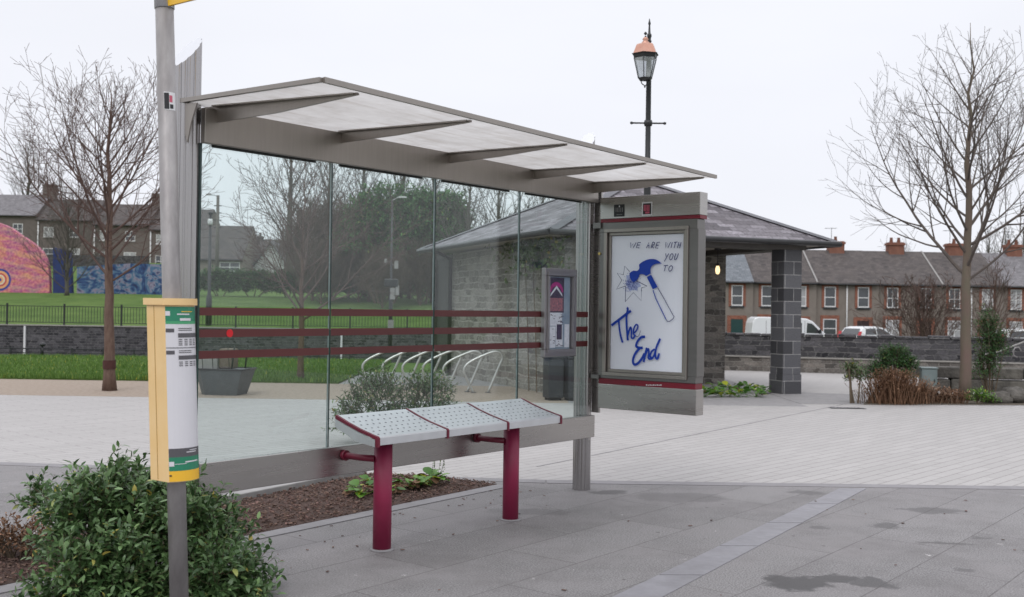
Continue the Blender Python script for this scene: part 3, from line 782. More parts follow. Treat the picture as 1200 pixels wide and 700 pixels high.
# ---- small notice case on the last pane
nc = MB()
NU0, NU1, NW0, NW1, NZ0, NZ1 = 3.01, 3.425, .012, .050, 1.085, 1.760
def nb_(m, u0, u1, z0, z1, w0=NW0, w1=NW1, mat=0): SB(m, u0, u1, w0, w1, z0, z1, mat)
fr = .058
nb_(nc, NU0, NU1, NZ0, NZ0 + fr); nb_(nc, NU0, NU1, NZ1 - fr, NZ1); nb_(nc, NU0, NU0 + fr, NZ0 + fr, NZ1 - fr); nb_(nc, NU1 - fr, NU1, NZ0 + fr, NZ1 - fr)
nb_(nc, NU0 + fr, NU1 - fr, NZ0 + fr, NZ1 - fr, NW0, .03)
ncase = nc.build('notice_case', M['mauve'], sh, bevel=.004)
m = MB(); 
for (a, b, c, d) in ((NU0+.03, NU1-.03, NZ0+.03, NZ0+fr-.002), (NU0+.03, NU1-.03, NZ1-fr+.002, NZ1-.03), (NU0+.03, NU0+fr-.002, NZ0+fr, NZ1-fr), (NU1-fr+.002, NU1-.03, NZ0+fr, NZ1-fr)): nb_(m, a, b, c, d, NW1 - .002, NW1 + .008)
SB(m, NU1 - .026, NU1 - .012, NW1, NW1 + .006, 1.43, 1.45)
m.build('door_frame', M['mauve'], ncase, bevel=.002)
# pinned notices
a0, a1, z0, z1 = NU0 + fr, NU1 - fr, NZ0 + fr, NZ1 - fr
NM = [pm('notice_dark', (.03,.025,.05,1), (.07,.05,.10,1), 40, .5, coord='Object'), pm('notice_white', (.78,.80,.85,1), (.55,.58,.64,1), 30, .5, coord='Object'), pm('notice_magenta', (.42,.03,.22,1), None, 20, .5, coord='Object'), pm('notice_pictures', (.55,.20,.22,1), (.05,.06,.10,1), 60, .5, coord='Object'), pm('notice_blue_grey', (.20,.27,.36,1), (.30,.36,.42,1), 10, .5, coord='Object')]
m = MB()
def note(u0, u1, zz0, zz1, mat, lay=0): SB(m, a0 + u0 * (a1 - a0), a0 + u1 * (a1 - a0), .0302 + lay * .0008, .031 + lay * .0008, z0 + zz0 * (z1 - z0), z0 + zz1 * (z1 - z0), mat)
note(.0, .97, .0, .99, 4); note(.02, .70, .50, .98, 0, 1); note(.02, .66, .52, .70, 3, 2); note(.06, .62, .32, .50, 1, 2); note(.02, .34, .02, .31, 1, 2); note(.36, .66, .03, .33, 1, 1); note(.40, .62, .13, .34, 0, 3); note(.74, .95, .02, .34, 1, 2)
m.prism([P(a0 + (a1-a0)*(.36 + .30*math.cos(k*PI/10)), .0330, z0 + (z1-z0)*(.78 + .14*math.sin(k*PI/10))) for k in range(11)] + [P(a0 + (a1-a0)*(.36 + .22*math.cos(k*PI/10)), .0330, z0 + (z1-z0)*(.78 + .08*math.sin(k*PI/10))) for k in range(10, -1, -1)], (0, -.0006, 0), 2)
m.prism([P(a0 + (a1-a0)*x, .0338, z0 + (z1-z0)*y) for x, y in ((.10,.72),(.36,.83),(.62,.72),(.60,.76),(.36,.87),(.12,.76))], (0, -.0006, 0), 1)
rg = random.Random(5)
for i in range(26):
    x = rg.uniform(.05, .58); y = rg.choice([rg.uniform(.04,.28), rg.uniform(.34,.47)]); note(x, x + rg.uniform(.03,.14), y, y + .008, 0, 4)
m.build('notice', NM, ncase)
m = MB(); SB(m, a0, a1, .040, .043, z0, z1); m.build('case_glass', M['case_glass'], ncase)

# ------------------------------------------------------------------ perch bench on two maroon posts
bn = thing('perch_bench', 'sloping perforated steel perch seat on two maroon posts inside the shelter', 'bench', tuple(L0), PHI)
BU0, BU1 = .875, 2.645
def bz(w): return .782 - .33 * (w - .13) - .0 
def seatprof(u): 
    # back edge, a slight hollow, then the lip and apron at the front
    return [P(u,.125,.802), P(u,.15,.793), P(u,.22,.768), P(u,.32,.738), P(u,.42,.714), P(u,.470,.703), P(u,.478,.696), P(u,.478,.655), P(u,.468,.655), P(u,.464,.686), P(u,.32,.712), P(u,.22,.742), P(u,.15,.762), P(u,.125,.768)]
seg = (BU1 - BU0) / 3
for i in range(3):
    u0, u1 = BU0 + i * seg + .010, BU0 + (i + 1) * seg - .010
    m = MB(); m.prism(seatprof(u0), (u1 - u0, 0, 0)); 
    h = MB()
    for r_ in range(6):
        t0 = .045 + r_ * .052
        w = .125 + t0
        prof = [(.125,.802),(.15,.793),(.22,.768),(.32,.738),(.42,.714),(.470,.703)]
        for k in range(5):
            if prof[k][0] <= w <= prof[k+1][0]:
                f = (w - prof[k][0]) / (prof[k+1][0] - prof[k][0]); z = prof[k][1] + f * (prof[k+1][1] - prof[k][1]); sl = (prof[k+1][1] - prof[k][1]) / (prof[k+1][0] - prof[k][0])
        for c_ in range(11):
            u = u0 + .035 + c_ * (u1 - u0 - .07) / 10 + (.0 if r_ % 2 else .012)
            if u > u1 - .015: continue
            h.add([P(u + .0072*math.cos(a*PI/4), w + .0065*math.sin(a*PI/4), z + sl * .0065*math.sin(a*PI/4) + .0009) for a in range(8)], [tuple(range(8))[::-1]])
    m.v += h.v; off_ = len(m.v) - len(h.v); m.f += [tuple(off_ + j for j in f) for f in h.f]; m.m += [1] * len(h.f); m.sm += h.sm
    so = m.build('seat_panel', [M['plate'], M['hole']], bn)
for i in range(4):
    u = BU0 + i * seg
    m = MB(); 
    pr = [P(u-.009, p.y * -1 + (.004 if k > 5 and k < 9 else 0), p.z) for k, p in enumerate(seatprof(0))]
    pr = [P(u-.009,.121,.805), P(u-.009,.15,.796), P(u-.009,.22,.771), P(u-.009,.32,.741), P(u-.009,.42,.717), P(u-.009,.473,.706), P(u-.009,.483,.697), P(u-.009,.483,.646), P(u-.009,.462,.646), P(u-.009,.460,.690), P(u-.009,.32,.724), P(u-.009,.22,.754), P(u-.009,.15,.774), P(u-.009,.121,.784)]
    m.prism(pr, (.018, 0, 0)); m.build('seat_divider', M['maroon_trim'], bn)
for u, dx_ in ((BU0 - .0065, -.0035), (BU1 + .0065, .0035)):
    m = MB(); m.prism([P(u,.122,.782), P(u,.22,.750), P(u,.32,.720), P(u,.459,.687), P(u,.459,.646), P(u,.30,.665), P(u,.122,.735)], (dx_, 0, 0)); m.build('end_plate', M['plate'], bn)
for u in (1.09, 2.315):
    m = MB(); m.tube([P(u, .30, 0), P(u, .30, .694)], .055, 32); m.build('post', M['maroon'], bn)
    m = MB(); m.lathe([(.072, 0), (.072, .004), (.060, .010)], 28, (u, -.30, 0)); m.build('post_base_grout', M['edge_stone'], bn)
    m = MB(); m.tube([P(u - .13, .30, .66), P(u + .26, .30, .66)], .012, 8); SB(m, u - .10, u + .24, .20, .40, .682, .692); m.build('seat_bearer', M['steel'], bn)
    m = MB()
    m.tube([P(u - .05, .28, .545), P(u - .09, .20, .548), P(u - .10, .10, .55), P(u - .10, .062, .55)], .020, 12)
    m.tube([P(u - .10, .09, .55), P(u - .10, .063, .55)], .032, 12)
    m.build('wall_bracket', M['maroon_trim'], bn)

# ------------------------------------------------------------------ bus stop pole with timetable case
pb = G(211, 735)
pt = D(191.5, -40, 4.85)
pb = Vector(D(209, 712, 4.72)); 
dirp = (D(194, 60, 4.86) - D(208.5, 640, 4.78))
base = D(208.5, 640, 4.78); tpar = base.z / dirp.z
p0 = base - dirp * tpar; p1 = p0 + dirp * (3.05 / dirp.z)
bs = thing('bus_stop_pole', 'leaning galvanised pole with yellow flag and cream timetable case, rising from the near bush', 'bus stop', (p0.x, p0.y, 0))
def PL(z, off=(0,0)):  # local point on the pole axis
    q = dirp * (z / dirp.z); return Vector((q.x + off[0], q.y + off[1], z))
m = MB(); m.tube([PL(0), PL(1.2), PL(3.05)], .041, 28); m.build('pole', M['galv'], bs)
m = MB(); m.lathe([(.040, 3.05), (.041, 3.075), (.02, 3.09)], 20, tuple(Vector((PL(3.05).x, PL(3.05).y, 0)))); m.build('pole_cap', M['black'], bs)
M['cream'] = pm('faded_yellow_plastic', (.76,.51,.22,1), (.80,.57,.29,1), 5, .45, bump=.04, bscale=90, coord='Object', dirt=.10)
M['yellow'] = pm('bus_yellow', (.85,.50,.03,1), (.80,.45,.03,1), 5, .4, coord='Object')
# case: box round the back of the pole, curved paper window at the front right
ax = PL(1.02)
def zof(py): return None
zc1 = 1.45 + (353 - 347) / F * 4.75; zc0 = 1.45 - (562 - 354) / F * 4.75
ang = R(-36)      # outward direction of the paper window (towards right front)
fd = Vector((math.cos(ang), math.sin(ang), 0)); sd_ = Vector((-fd.y, fd.x, 0))
def CP(a, b, z):  # a: along window normal, b: sideways
    c = PL(z); return Vector((c.x, c.y, z)) + fd * a + sd_ * b
NSEG = 10
def curve(rad, halfw, off):
    out = []
    for k in range(NSEG + 1):
        b = -halfw + 2 * halfw * k / NSEG
        out.append((off + math.sqrt(max(0, rad*rad - b*b)) - math.sqrt(rad*rad - halfw*halfw), b))
    return out
HW = .082
prof = curve(.12, HW, .055)
def ring(pf, z): return [CP(a, b, z) for a, b in pf]
def loft(m, pf, z0, z1, mat=0, close=True):
    n = len(pf); v = ring(pf, z0) + ring(pf, z1)
    m.add(v, [(k, (k+1) % n, n + (k+1) % n, n + k) for k in range(n if close else n - 1)], mat)
    if close: m.add(v, [tuple(range(n))[::-1], tuple(range(n, 2*n))], mat)
body = prof + [(-.075, HW), (-.078, 0), (-.075, -HW)]
m = MB(); loft(m, body, zc0 + .004, zc1 - .03); tc_ = m.build('timetable_case', M['cream'], bs, bevel=.004)
cap = [(a * 1.0 + .010, b * 1.12) for a, b in prof] + [(-.088, HW * 1.12), (-.088, -HW * 1.12)]
m = MB(); loft(m, cap, zc1 - .030, zc1); m.build('case_cap', M['cream'], tc_, bevel=.006)
m = MB(); loft(m, [(-.02, -HW - .0012), (-.0165, -HW - .0012), (-.0165, -HW + .002), (-.02, -HW + .002)], zc0 + .01, zc1 - .034); m.build('case_seam', pm('seam_brown_line', (.45,.27,.08,1), None, 5, .6, coord='Object'), tc_)  # thin brown strip drawn along the case seam
TM = [pm('timetable_white', (.66,.65,.68,1), (.62,.61,.64,1), 3, .35, coord='Object'), pm('timetable_green', (.02,.22,.12,1), (.015,.19,.10,1), 3, .35, coord='Object'), pm('timetable_grey', (.10,.095,.105,1), None, 3, .35, coord='Object'), M['yellow'], pm('timetable_light_green', (.06,.36,.16,1), None, 3, .35, coord='Object')]
H = zc1 - zc0
def strip(m, b0, b1, f0_, f1_, mat, off=.001):
    """patch of the curved window; b in -1..1, f from top 0..1"""
    pf = []
    k = 8
    for i in range(k + 1):
        b = (b0 + (b1 - b0) * i / k) * HW * .97
        pf.append((.055 + math.sqrt(.12*.12 - b*b) - math.sqrt(.12*.12 - HW*HW) + off, b))
    loft(m, pf, zc1 - f1_ * H, zc1 - f0_ * H, mat, False)
m = MB()
strip(m, -1, .98, .045, .93, 0); strip(m, -1, .98, .045, .13, 1, .0016); strip(m, -1, .98, .125, .140, 4, .0018)
strip(m, -1, -.80, .07, .095, 0, .0024); strip(m, -.45, .35, .083, .090, 0, .0024); strip(m, -.2, .6, .070, .074, 3, .0024); strip(m, -.3, .45, .108, .122, 0, .0024)
strip(m, -1, -.62, .165, .185, 2, .0022)
for f in (.162, .172): strip(m, -.4, .55, f, f + .004, 2, .0022)
strip(m, -.42, .95, .190, .214, 2, .0022); strip(m, -1, .98, .268, .272, 2, .0022)
strip(m, -1, -.62, .285, .305, 2, .0022)
for f in (.284, .294): strip(m, -.4, .45, f, f + .004, 2, .0022)
strip(m, -.42, .95, .312, .334, 2, .0022)
for i, (f, b) in enumerate([(f, b) for f in (.222, .232, .242, .252, .345, .355, .365) for b in (-.4, -.05, .3, .62)]): strip(m, b, b + .22, f, f + .0045, 2, .0022)
strip(m, -1, .98, .815, .862, 2, .0022); strip(m, -.1, .6, .835, .840, 0, .003); strip(m, .1, .7, .825, .829, 0, .003)
strip(m, -1, .98, .862, .935, 1, .0022); strip(m, -1, -.78, .885, .91, 0, .003); strip(m, -.2, .75, .886, .893, 0, .003); strip(m, -.75, -.1, .897, .9, 0, .003)
strip(m, -1, .99, .936, .992, 3, .002)
m.build('timetable', TM, tc_, uv=False)
m = MB(); m.lathe([(.006, 0), (.006, .006)], 10); 
q = CP(.058, -HW + .012, zc0 + .03); m.v = [(q.x + v[0], q.y + v[1] - .004, q.z + v[2]) for v in m.v]; m.build('case_screw', M['black'], tc_)
# flag
m = MB(); fdir = Vector((.81, -.59, 0))
z0f = D(200, 9, 4.86).z
for zz in (z0f, ):
    c = PL(zz)
    q0 = c + fdir * .035; 
    m.prism([q0, q0 + fdir * .34 , q0 + fdir * .34 + Vector((0, 0, .34)), q0 + Vector((0, 0, .34))], Vector((fdir.y, -fdir.x, 0)) * .012)
m.build('flag', M['yellow'], bs)
m = MB(); m.tube([PL(z0f - .005), PL(z0f + .34)], .0445, 20); m.build('flag_clamp', M['plate'], bs)
# sticker on the pole
m = MB()
def pole_patch(m, a0_, a1_, z0_, z1_, mat, r=.0416):
    k = 6; v = []
    for z in (z0_, z1_):
        for i in range(k + 1):
            a = a0_ + (a1_ - a0_) * i / k; c = PL(z); v.append((c.x + r*math.cos(a), c.y + r*math.sin(a), z))
    m.add(v, [(i, i+1, k+1+i+1, k+1+i) for i in range(k)], mat)
zs1, zs0 = D(197, 108, 4.82).z, D(197, 129, 4.82).z
pole_patch(m, R(-90), R(-10), zs0, zs1, 1); pole_patch(m, R(-88), R(-58), zs0 + .003, zs1 - .004, 0, .0419); pole_patch(m, R(-56), R(-36), zs0 + .035, zs1 - .015, 2, .0419); pole_patch(m, R(-54), R(-30), zs0 + .006, zs0 + .026, 0, .0419)
m.build('pole_sticker', ST, bs, uv=False)
# ------------------------------------------------------------------ trees without leaves
def rnd_perp(d, rg):
    v = Vector((rg.gauss(0,1), rg.gauss(0,1), rg.gauss(0,1)))
    v = v - d * v.dot(d)
    return v.normalized() if v.length > 1e-6 else Vector((1,0,0))
def branch(mb, p, d, L, r, lvl, rg, cfg, mat=0):
    seg = cfg['seg'][lvl]; n = max(2, int(L / seg)); step = L / n
    pts = [p.copy()]; rad = [r]; q = p.copy(); dd = d.copy(); tip = cfg['tip']
    for i in range(n):
        dd = (dd + rnd_perp(dd, rg) * cfg['wob'][lvl] + Vector((0, 0, cfg['up'][lvl]))).normalized()
        q = q + dd * step; pts.append(q.copy()); rad.append(max(tip, r * (1 - (i + 1) / n * .86)))
    mb.tube(pts, rad, cfg['sides'][lvl], mat, cap=False)
    if lvl + 1 >= len(cfg['n']): return
    k = max(1, int(cfg['n'][lvl + 1] * L * rg.uniform(.8, 1.2)))
    for j in range(k):
        t = cfg['from'] + (1 - cfg['from']) * (j + rg.random()) / k
        t = min(t, .98); x = t * n; i = int(x); f = x - i
        pp = pts[i].lerp(pts[min(i+1, n)], f); d0 = (pts[min(i+1, n)] - pts[i]).normalized()
        a = R(rg.uniform(*cfg['ang'])); sd = rnd_perp(d0, rg)
        cd = (d0 * math.cos(a) + sd * math.sin(a)).normalized()
        cl_ = L * rg.uniform(*cfg['ratio']) * (1 - .45 * t)
        branch(mb, pp, cd, max(cl_, cfg['minl']), max(tip, rad[i] * .62), lvl + 1, rg, cfg, mat)
def bare_tree(label, group, base, h, th_, r0, spread, seed, nmain, bark, twig, dens=1.0, elev=(32, 55), lean=(0,0), tip=.0022, levels=4, flare=1.0, name='bare_tree', top=.93, kseg=1.0, profile=None, bandz=None, cat='tree'):
    rg = random.Random(seed)
    tr = thing(name, label, cat, tuple(base), 0, group)
    m = MB(); pts = []; rad = []
    n = 16; q = Vector((0, 0, -.05))
    for i in range(n + 1):
        t = i / n
        pts.append(Vector((lean[0]*t*h + rg.gauss(0, .006) * h * (i > 0) * t, lean[1]*t*h + rg.gauss(0, .006) * h * t, -.05 + t * h)))
        rad.append(max(tip * 1.5, r0 * (1 - t) ** .85 * (1 + .35 * flare * math.exp(-t * 30))))
    m.tube(pts, rad, 12, 0)
    m.build('trunk', bark, tr, uv=False)
    cfg = dict(seg=[.16*kseg, .12*kseg, .09*kseg, .07*kseg, .06*kseg], wob=[.045, .06, .08, .10, .10], up=[.045, .05, .035, .02, .02], sides=[6, 4, 3, 3, 3], n=([0, 5.8*dens/kseg, 7.0*dens/kseg, 7.0*dens/kseg, 6*dens/kseg])[:levels], ang=(26, 50), ratio=(.42, .70), tip=tip, minl=.10*kseg)
    cfg['from'] = .18
    cm_ = MB()
    for i in range(nmain):
        t = (i + rg.random() * .8) / nmain
        z = th_ + (h * top - th_) * t
        s = z / h * n; k = min(int(s + .05), n - 1); pp = pts[k].lerp(pts[k+1], min(1, max(0, (z + .05) / h * n - k)))
        az = i * 2.399963 + rg.uniform(-.4, .4)
        el = R(rg.uniform(*elev) + 18 * t)
        if profile: pf = profile(t)
        else: pf = (1 - t) ** .75 * (.75 + .5 * min(1, t * 4))
        L = spread * pf * rg.uniform(.8, 1.15) + .12 * kseg
        rr = max(tip * 1.5, min(rad[k] * .62, L * .0085 + .0035 * kseg))
        branch(cm_, pp, Vector((math.cos(az)*math.cos(el), math.sin(az)*math.cos(el), math.sin(el))), L, rr, 0, rg, cfg)
    cm_.build('crown', twig, tr, uv=False)
    return tr
bark_r = pm('reddish_bark', (.085,.048,.036,1), (.15,.10,.075,1), 22, .9, bump=.8, bscale=60, coord='Object', mscale=(1,1,.3), bdist=.01)
bark_p = pm('plane_bark', (.15,.10,.085,1), (.12,.11,.075,1), 5, .9, bump=.7, bscale=50, coord='Object', mscale=(1,1,.35), bdist=.01, dirt=.2)
twig_r = pm('red_brown_twigs', (.080,.048,.040,1), (.12,.078,.065,1), 3, .85, coord='Object')
twig_g = pm('grey_brown_twigs', (.075,.062,.055,1), (.13,.105,.09,1), 3, .85, coord='Object')
far_bark = pm('distant_bark', (.075,.072,.058,1), (.11,.105,.085,1), 1, .9, coord='Object')
far_twig = pm('distant_twigs', (.072,.064,.056,1), (.11,.098,.085,1), .6, .9, coord='Object')
bt = G(128.5, 458)
lt = bare_tree('young bare tree with reddish bark in the gravel strip, left of the bus stop pole', 'young trees in the gravel strip', bt, 5.25, 1.75, .095, 2.7, 21, 31, bark_r, twig_r, .82, elev=(26, 46), lean=(-.024, 0), tip=.0030, top=.88, profile=lambda t: (1 - t*.80) * (.8 + .3 * min(1, t*3)))
m = MB(); m.tube([(-.012, 0, .36), (-.015, 0, .50)], .104, 14, cap=False); m.build('bark_stain_band', pm('dark_red_bark', (.045,.014,.012,1), (.07,.025,.02,1), 12, .9, coord='Object'), lt)
bare_tree('small bare tree standing on gravel, seen through the second glass pane', 'young trees in the gravel strip', G(352, 446), 4.3, 1.1, .065, 2.3, 5, 24, bark_r, twig_r, .8, elev=(25, 50), tip=.0035, profile=lambda t: (1 - t*.8))
br_ = G(1131, 470)
bare_tree('tall bare tree with straight trunk in the shrub bed on the right', None, br_, 6.45, 1.95, .100, 2.75, 12, 34, bark_p, twig_g, .64, elev=(24, 44), lean=(.0015, 0), tip=.0026, flare=.4, top=.92, profile=lambda t: (1 - t) ** .8 * 1.0 + .07)
# near twigs poking in from a tree outside the frame on the left are left out

# far trees behind roofs and on the slope: three shapes, copied
def far_pos(px, dist): 
    p = D(px, 360, dist); return Vector((p.x, p.y, th(p.x, p.y) - .05))
protoA = bare_tree('x', None, (0, 0, 0), 11, 2.2, .28, 5.5, 31, 30, far_bark, far_twig, .42, elev=(35, 60), tip=.013, kseg=2.6, profile=lambda t: (1 - t*.75))
protoB = bare_tree('x', None, (0, 0, 0), 11, 1.6, .30, 5.0, 47, 34, far_bark, far_twig, .42, elev=(42, 66), tip=.013, kseg=2.6, profile=lambda t: (1 - t*.8))
protoC = bare_tree('x', None, (0, 0, 0), 11, .5, .22, 7.0, 53, 40, far_bark, far_twig, .5, elev=(28, 66), tip=.013, kseg=2.6, profile=lambda t: (1 - t*.6))
FT = [ # proto, px, dist, height, label
 ('A', 338, 92, 14.5, 'tall bare tree behind the dark stone house, nearest the white gable'),
 ('B', 384, 88, 14.0, 'tall bare tree behind the glass joint between first and second panes'),
 ('A', 424, 92, 13.6, 'tall bare tree right of the first glass joint, above the thicket'),
 ('B', 470, 86, 14.0, 'tall bare tree rising behind the grey mast and evergreens'),
 ('A', 505, 80, 12.0, 'bare tree behind the second glass joint beside the evergreen clump'),
 ('B', 548, 58, 8.6, 'bare tree with forked trunk above the slate roof, seen through third pane'),
 ('A', 583, 60, 9.0, 'bare tree above the middle of the slate hip roof, seen through third pane'),
 ('B', 634, 66, 9.2, 'bare tree above the roof slope, seen through the last pane'),
 ('C', 78, 70, 6.6, 'dark bare tree on the slope between the pink and blue murals'),
 ('A', 30, 160, 19.0, 'bare tree behind the leftmost roofs'),
 ('C', 1052, 110, 8.6, 'bare tree rising behind the terrace chimneys on the right'),
 ('A', 1158, 118, 12.5, 'tall bare tree behind roofs just right of the straight trunk'),
 ('B', 1178, 112, 12.0, 'thickset bare tree behind the terrace near right edge'),
 ('B', 1200, 120, 13.5, 'bare tree cut by the right edge of the picture, behind the terrace'),
]
first = {}
for k_, px, dist, hh, lab in FT:
    pr = {'A': protoA, 'B': protoB, 'C': protoC}[k_]
    if k_ not in first: o = pr; first[k_] = 1
    else: o = copy_tree(pr)
    o.location = far_pos(px, dist); s = hh / 11; o.scale = (s, s, s); o.rotation_euler = (0, 0, px * .37)
    o['label'] = lab; o['group'] = 'distant bare trees'

# ------------------------------------------------------------------ leafy shrubs
def leaf(mb, p, d, up, L, w, mat=0, droop=.2):
    sd = d.cross(up); 
    if sd.length < 1e-4: sd = Vector((1,0,0))
    sd.normalize(); nn = sd.cross(d)
    a = p + d * L * .38 + nn * (L * .05); b = p + d * L * .74 - nn * (L * droop * .25); c = p + d * L - nn * (L * droop)
    mb.add([p, a + sd*w*.5, a - sd*w*.5, b + sd*w*.38, b - sd*w*.38, c], [(0, 2, 1), (1, 2, 4, 3), (3, 4, 5)], mat, True)
def shrub(name, label, cat, base, lobes, ntwig, nleaf, L, w, mats, seed, group=None, tipr=.003, stems=14, inner=.35, droop=.2, upb=.5, twl=.16):
    """lobes: (centre, (rx,ry,rz)) in local space"""
    rg = random.Random(seed)
    o = thing(name, label, cat, tuple(base), 0, group)
    st_ = MB(); lf = MB()
    vol = [l[1][0] * l[1][1] * l[1][2] for l in lobes]; tot = sum(vol)
    for i in range(ntwig):
        x = rg.random() * tot
        for li, v in enumerate(vol):
            x -= v
            if x <= 0: break
        c, r = lobes[li]; c = Vector(c)
        d = Vector((rg.gauss(0,1), rg.gauss(0,1), rg.gauss(0,1))).normalized()
        if d.z < -.55: d.z *= -1
        lump = .85 + .32 * noise.noise(d * 2.3 + Vector((seed, li, 0))) + .12 * noise.noise(d * 6 + Vector((seed, li, 3)))
        rr = (inner + (1 - inner) * rg.random() ** .55) * lump * rg.choice([1, 1, 1, 1, 1.06, 1.10, 1.17])
        p = c + Vector((d.x*r[0], d.y*r[1], d.z*r[2])) * rr
        if p.z < .03: p.z = .03 + rg.random() * .05
        out = (Vector((d.x, d.y, d.z*.6)) + Vector((0, 0, upb)) + rnd_perp(d, rg) * .55).normalized()
        tl = twl * rg.uniform(.6, 1.3)
        q0 = p - out * tl * .5; q1 = p + out * tl * .5
        st_.tube([q0, (q0 + q1) / 2 + rnd_perp(out, rg) * tl * .05, q1], [tipr, tipr * .8, tipr * .5], 3, cap=False)
        a = rg.random() * 6.28; A = rnd_perp(out, rg); B = out.cross(A)
        for k in range(nleaf):
            t = (k + .5) / nleaf; pp = q0.lerp(q1, t); a += 2.4
            ld_ = (A * math.cos(a) + B * math.sin(a)) * rg.uniform(.5, 1) + out * rg.uniform(.35, 1.0)
            s = rg.uniform(.65, 1.2) * (1 - .25 * t)
            leaf(lf, pp, ld_.normalized(), Vector((rg.gauss(0,.35), rg.gauss(0,.35), 1)), L * s, w * s * rg.uniform(.8, 1.2), 0, droop * rg.uniform(.3, 1.6))
    for i in range(stems):
        c, r = lobes[i % len(lobes)]; c = Vector(c)
        e = c + Vector((rg.uniform(-.7,.7)*r[0], rg.uniform(-.7,.7)*r[1], rg.uniform(.0,.75)*r[2]))
        b = Vector((e.x * .22 + rg.uniform(-.04,.04), e.y * .22, -.02)); mid = b.lerp(e, .5) + Vector((0, 0, .05))
        st_.tube([b, mid, e], [tipr*4, tipr*3, tipr*1.5], 5, cap=False)
    st_.build('stems', mats[1], o, uv=False)
    lf.build('foliage', mats[0], o, uv=False)
    return o
lm_dark = leaf_mat('dark_laurel_leaf', (.036,.080,.026,1), (.135,.225,.088,1), .2, .33)
lm_olive = leaf_mat('olive_leaf', (.028,.065,.020,1), (.11,.17,.065,1), .2, .4)
lm_hedge = leaf_mat('hedge_leaf', (.020,.065,.018,1), (.055,.135,.038,1), .15, .6)
lm_dry = leaf_mat('dry_leaf', (.09,.042,.022,1), (.26,.15,.09,1), .2, .8)
lm_pale = leaf_mat('dry_grass_stem', (.16,.085,.055,1), (.36,.25,.17,1), .2, .8)
lm_fresh = leaf_mat('fresh_leaf', (.05,.15,.02,1), (.16,.32,.05,1), .3, .4)
lm_ivy = leaf_mat('ivy_leaf', (.05,.09,.025,1), (.13,.18,.06,1), .25, .5)
stem_m = pm('shrub_stem', (.10,.075,.05,1), (.16,.12,.08,1), 12, .8, coord='Object')
# the near bush round the bus stop pole
nbase = G(178, 668); nbase.z = 0
def rel(px, py, dist): return tuple(D(px, py, dist) - nbase)
shrub('evergreen_bush', 'dense dark evergreen bush in the foreground, growing round the bus stop pole', 'bush', nbase,
      [(rel(112, 618, 5.40), (.34, .34, .32)), (rel(158, 600, 5.75), (.34, .34, .29)), (rel(215, 640, 5.5), (.36, .36, .36)), (rel(262, 690, 5.25), (.27, .30, .26)), (rel(118, 705, 5.1), (.37, .30, .36)), (rel(55, 590, 5.6), (.13, .16, .14)), (rel(200, 730, 4.95+.25), (.36,.22,.3))],
      1800, 9, .062, .024, (lm_dark, stem_m), 4, tipr=.0016, stems=30, twl=.13)
bb = Vector(D(466, 500, 11.4)); bb.z = 0
def rel2(px, py, dist): return tuple(D(px, py, dist) - bb)
shrub('evergreen_bush', 'loose evergreen bush behind the shelter glass, above the left part of the seat', 'bush', bb,
      [(rel2(440, 470, 11.4), (.42,.35,.36)), (rel2(500, 468, 11.6), (.36,.35,.33)), (rel2(412, 495, 11.2), (.24,.24,.25)), (rel2(470, 505, 11.3), (.5,.3,.2))],
      700, 8, .062, .019, (lm_olive, stem_m), 9, tipr=.0025, stems=20, twl=.2)
# russet dead plant at the left edge
gb = G(18, 655); gb.z = 0
shrub('withered_plant', 'withered russet plant in the bed at the left edge, beside the foreground bush', 'plant', gb, [((0,0,.10), (.26,.26,.13)), ((-.35,.1,.10), (.25,.22,.13)), ((.18,.05,.08),(.2,.2,.09))], 230, 7, .032, .016, (lm_dry, stem_m), 5, tipr=.0015, stems=20, inner=.1, twl=.12)
# broad leaved plants in the mulch
def rosette(label, base, n, L, seed, group, spread=.16, dry=.2, h=.10):
    rg = random.Random(seed); o = thing('broad_leaved_plant', label, 'plant', tuple(base), 0, group)
    for (nm, mt, kk) in (('leaf_cluster', lm_fresh, n), ('withered_leaf_cluster', lm_dry, int(n * dry))):
        m = MB()
        for i in range(kk):
            a = rg.random() * 6.28; rr = spread * math.sqrt(rg.random()); el = rg.uniform(.1, .9) if nm[0] == 'l' else rg.uniform(-.1, .3)
            p = Vector((math.cos(a)*rr*.6, math.sin(a)*rr*.6, h * rg.uniform(.3, 1) * (1 - rr/spread*.5)))
            m.tube([(0, 0, 0), p], [.003, .002], 3, cap=False)
            d = Vector((math.cos(a)*math.cos(el), math.sin(a)*math.cos(el), math.sin(el))); s = L * rg.uniform(.6, 1.15)
            up = Vector((rg.gauss(0,.2), rg.gauss(0,.2), 1)); sd = d.cross(up).normalized(); nn = sd.cross(d)
            prof_ = [(0, 0), (.15, .22), (.4, .40), (.65, .40), (.87, .24), (1, 0)]
            vs_ = []
            for t_, w_ in prof_:
                c = p + d * s * t_ - nn * s * (.35 * t_ * t_) 
                vs_ += [c + sd * s * w_ + nn * s * .08 * (w_ > 0), c - nn * 0, c - sd * s * w_ + nn * s * .08 * (w_ > 0)]
            m.add(vs_, [f for k in range(5) for f in ((3*k, 3*k+1, 3*k+4, 3*k+3), (3*k+1, 3*k+2, 3*k+5, 3*k+4))], 0, True)
        m.build(nm, mt, o, uv=False)
    return o
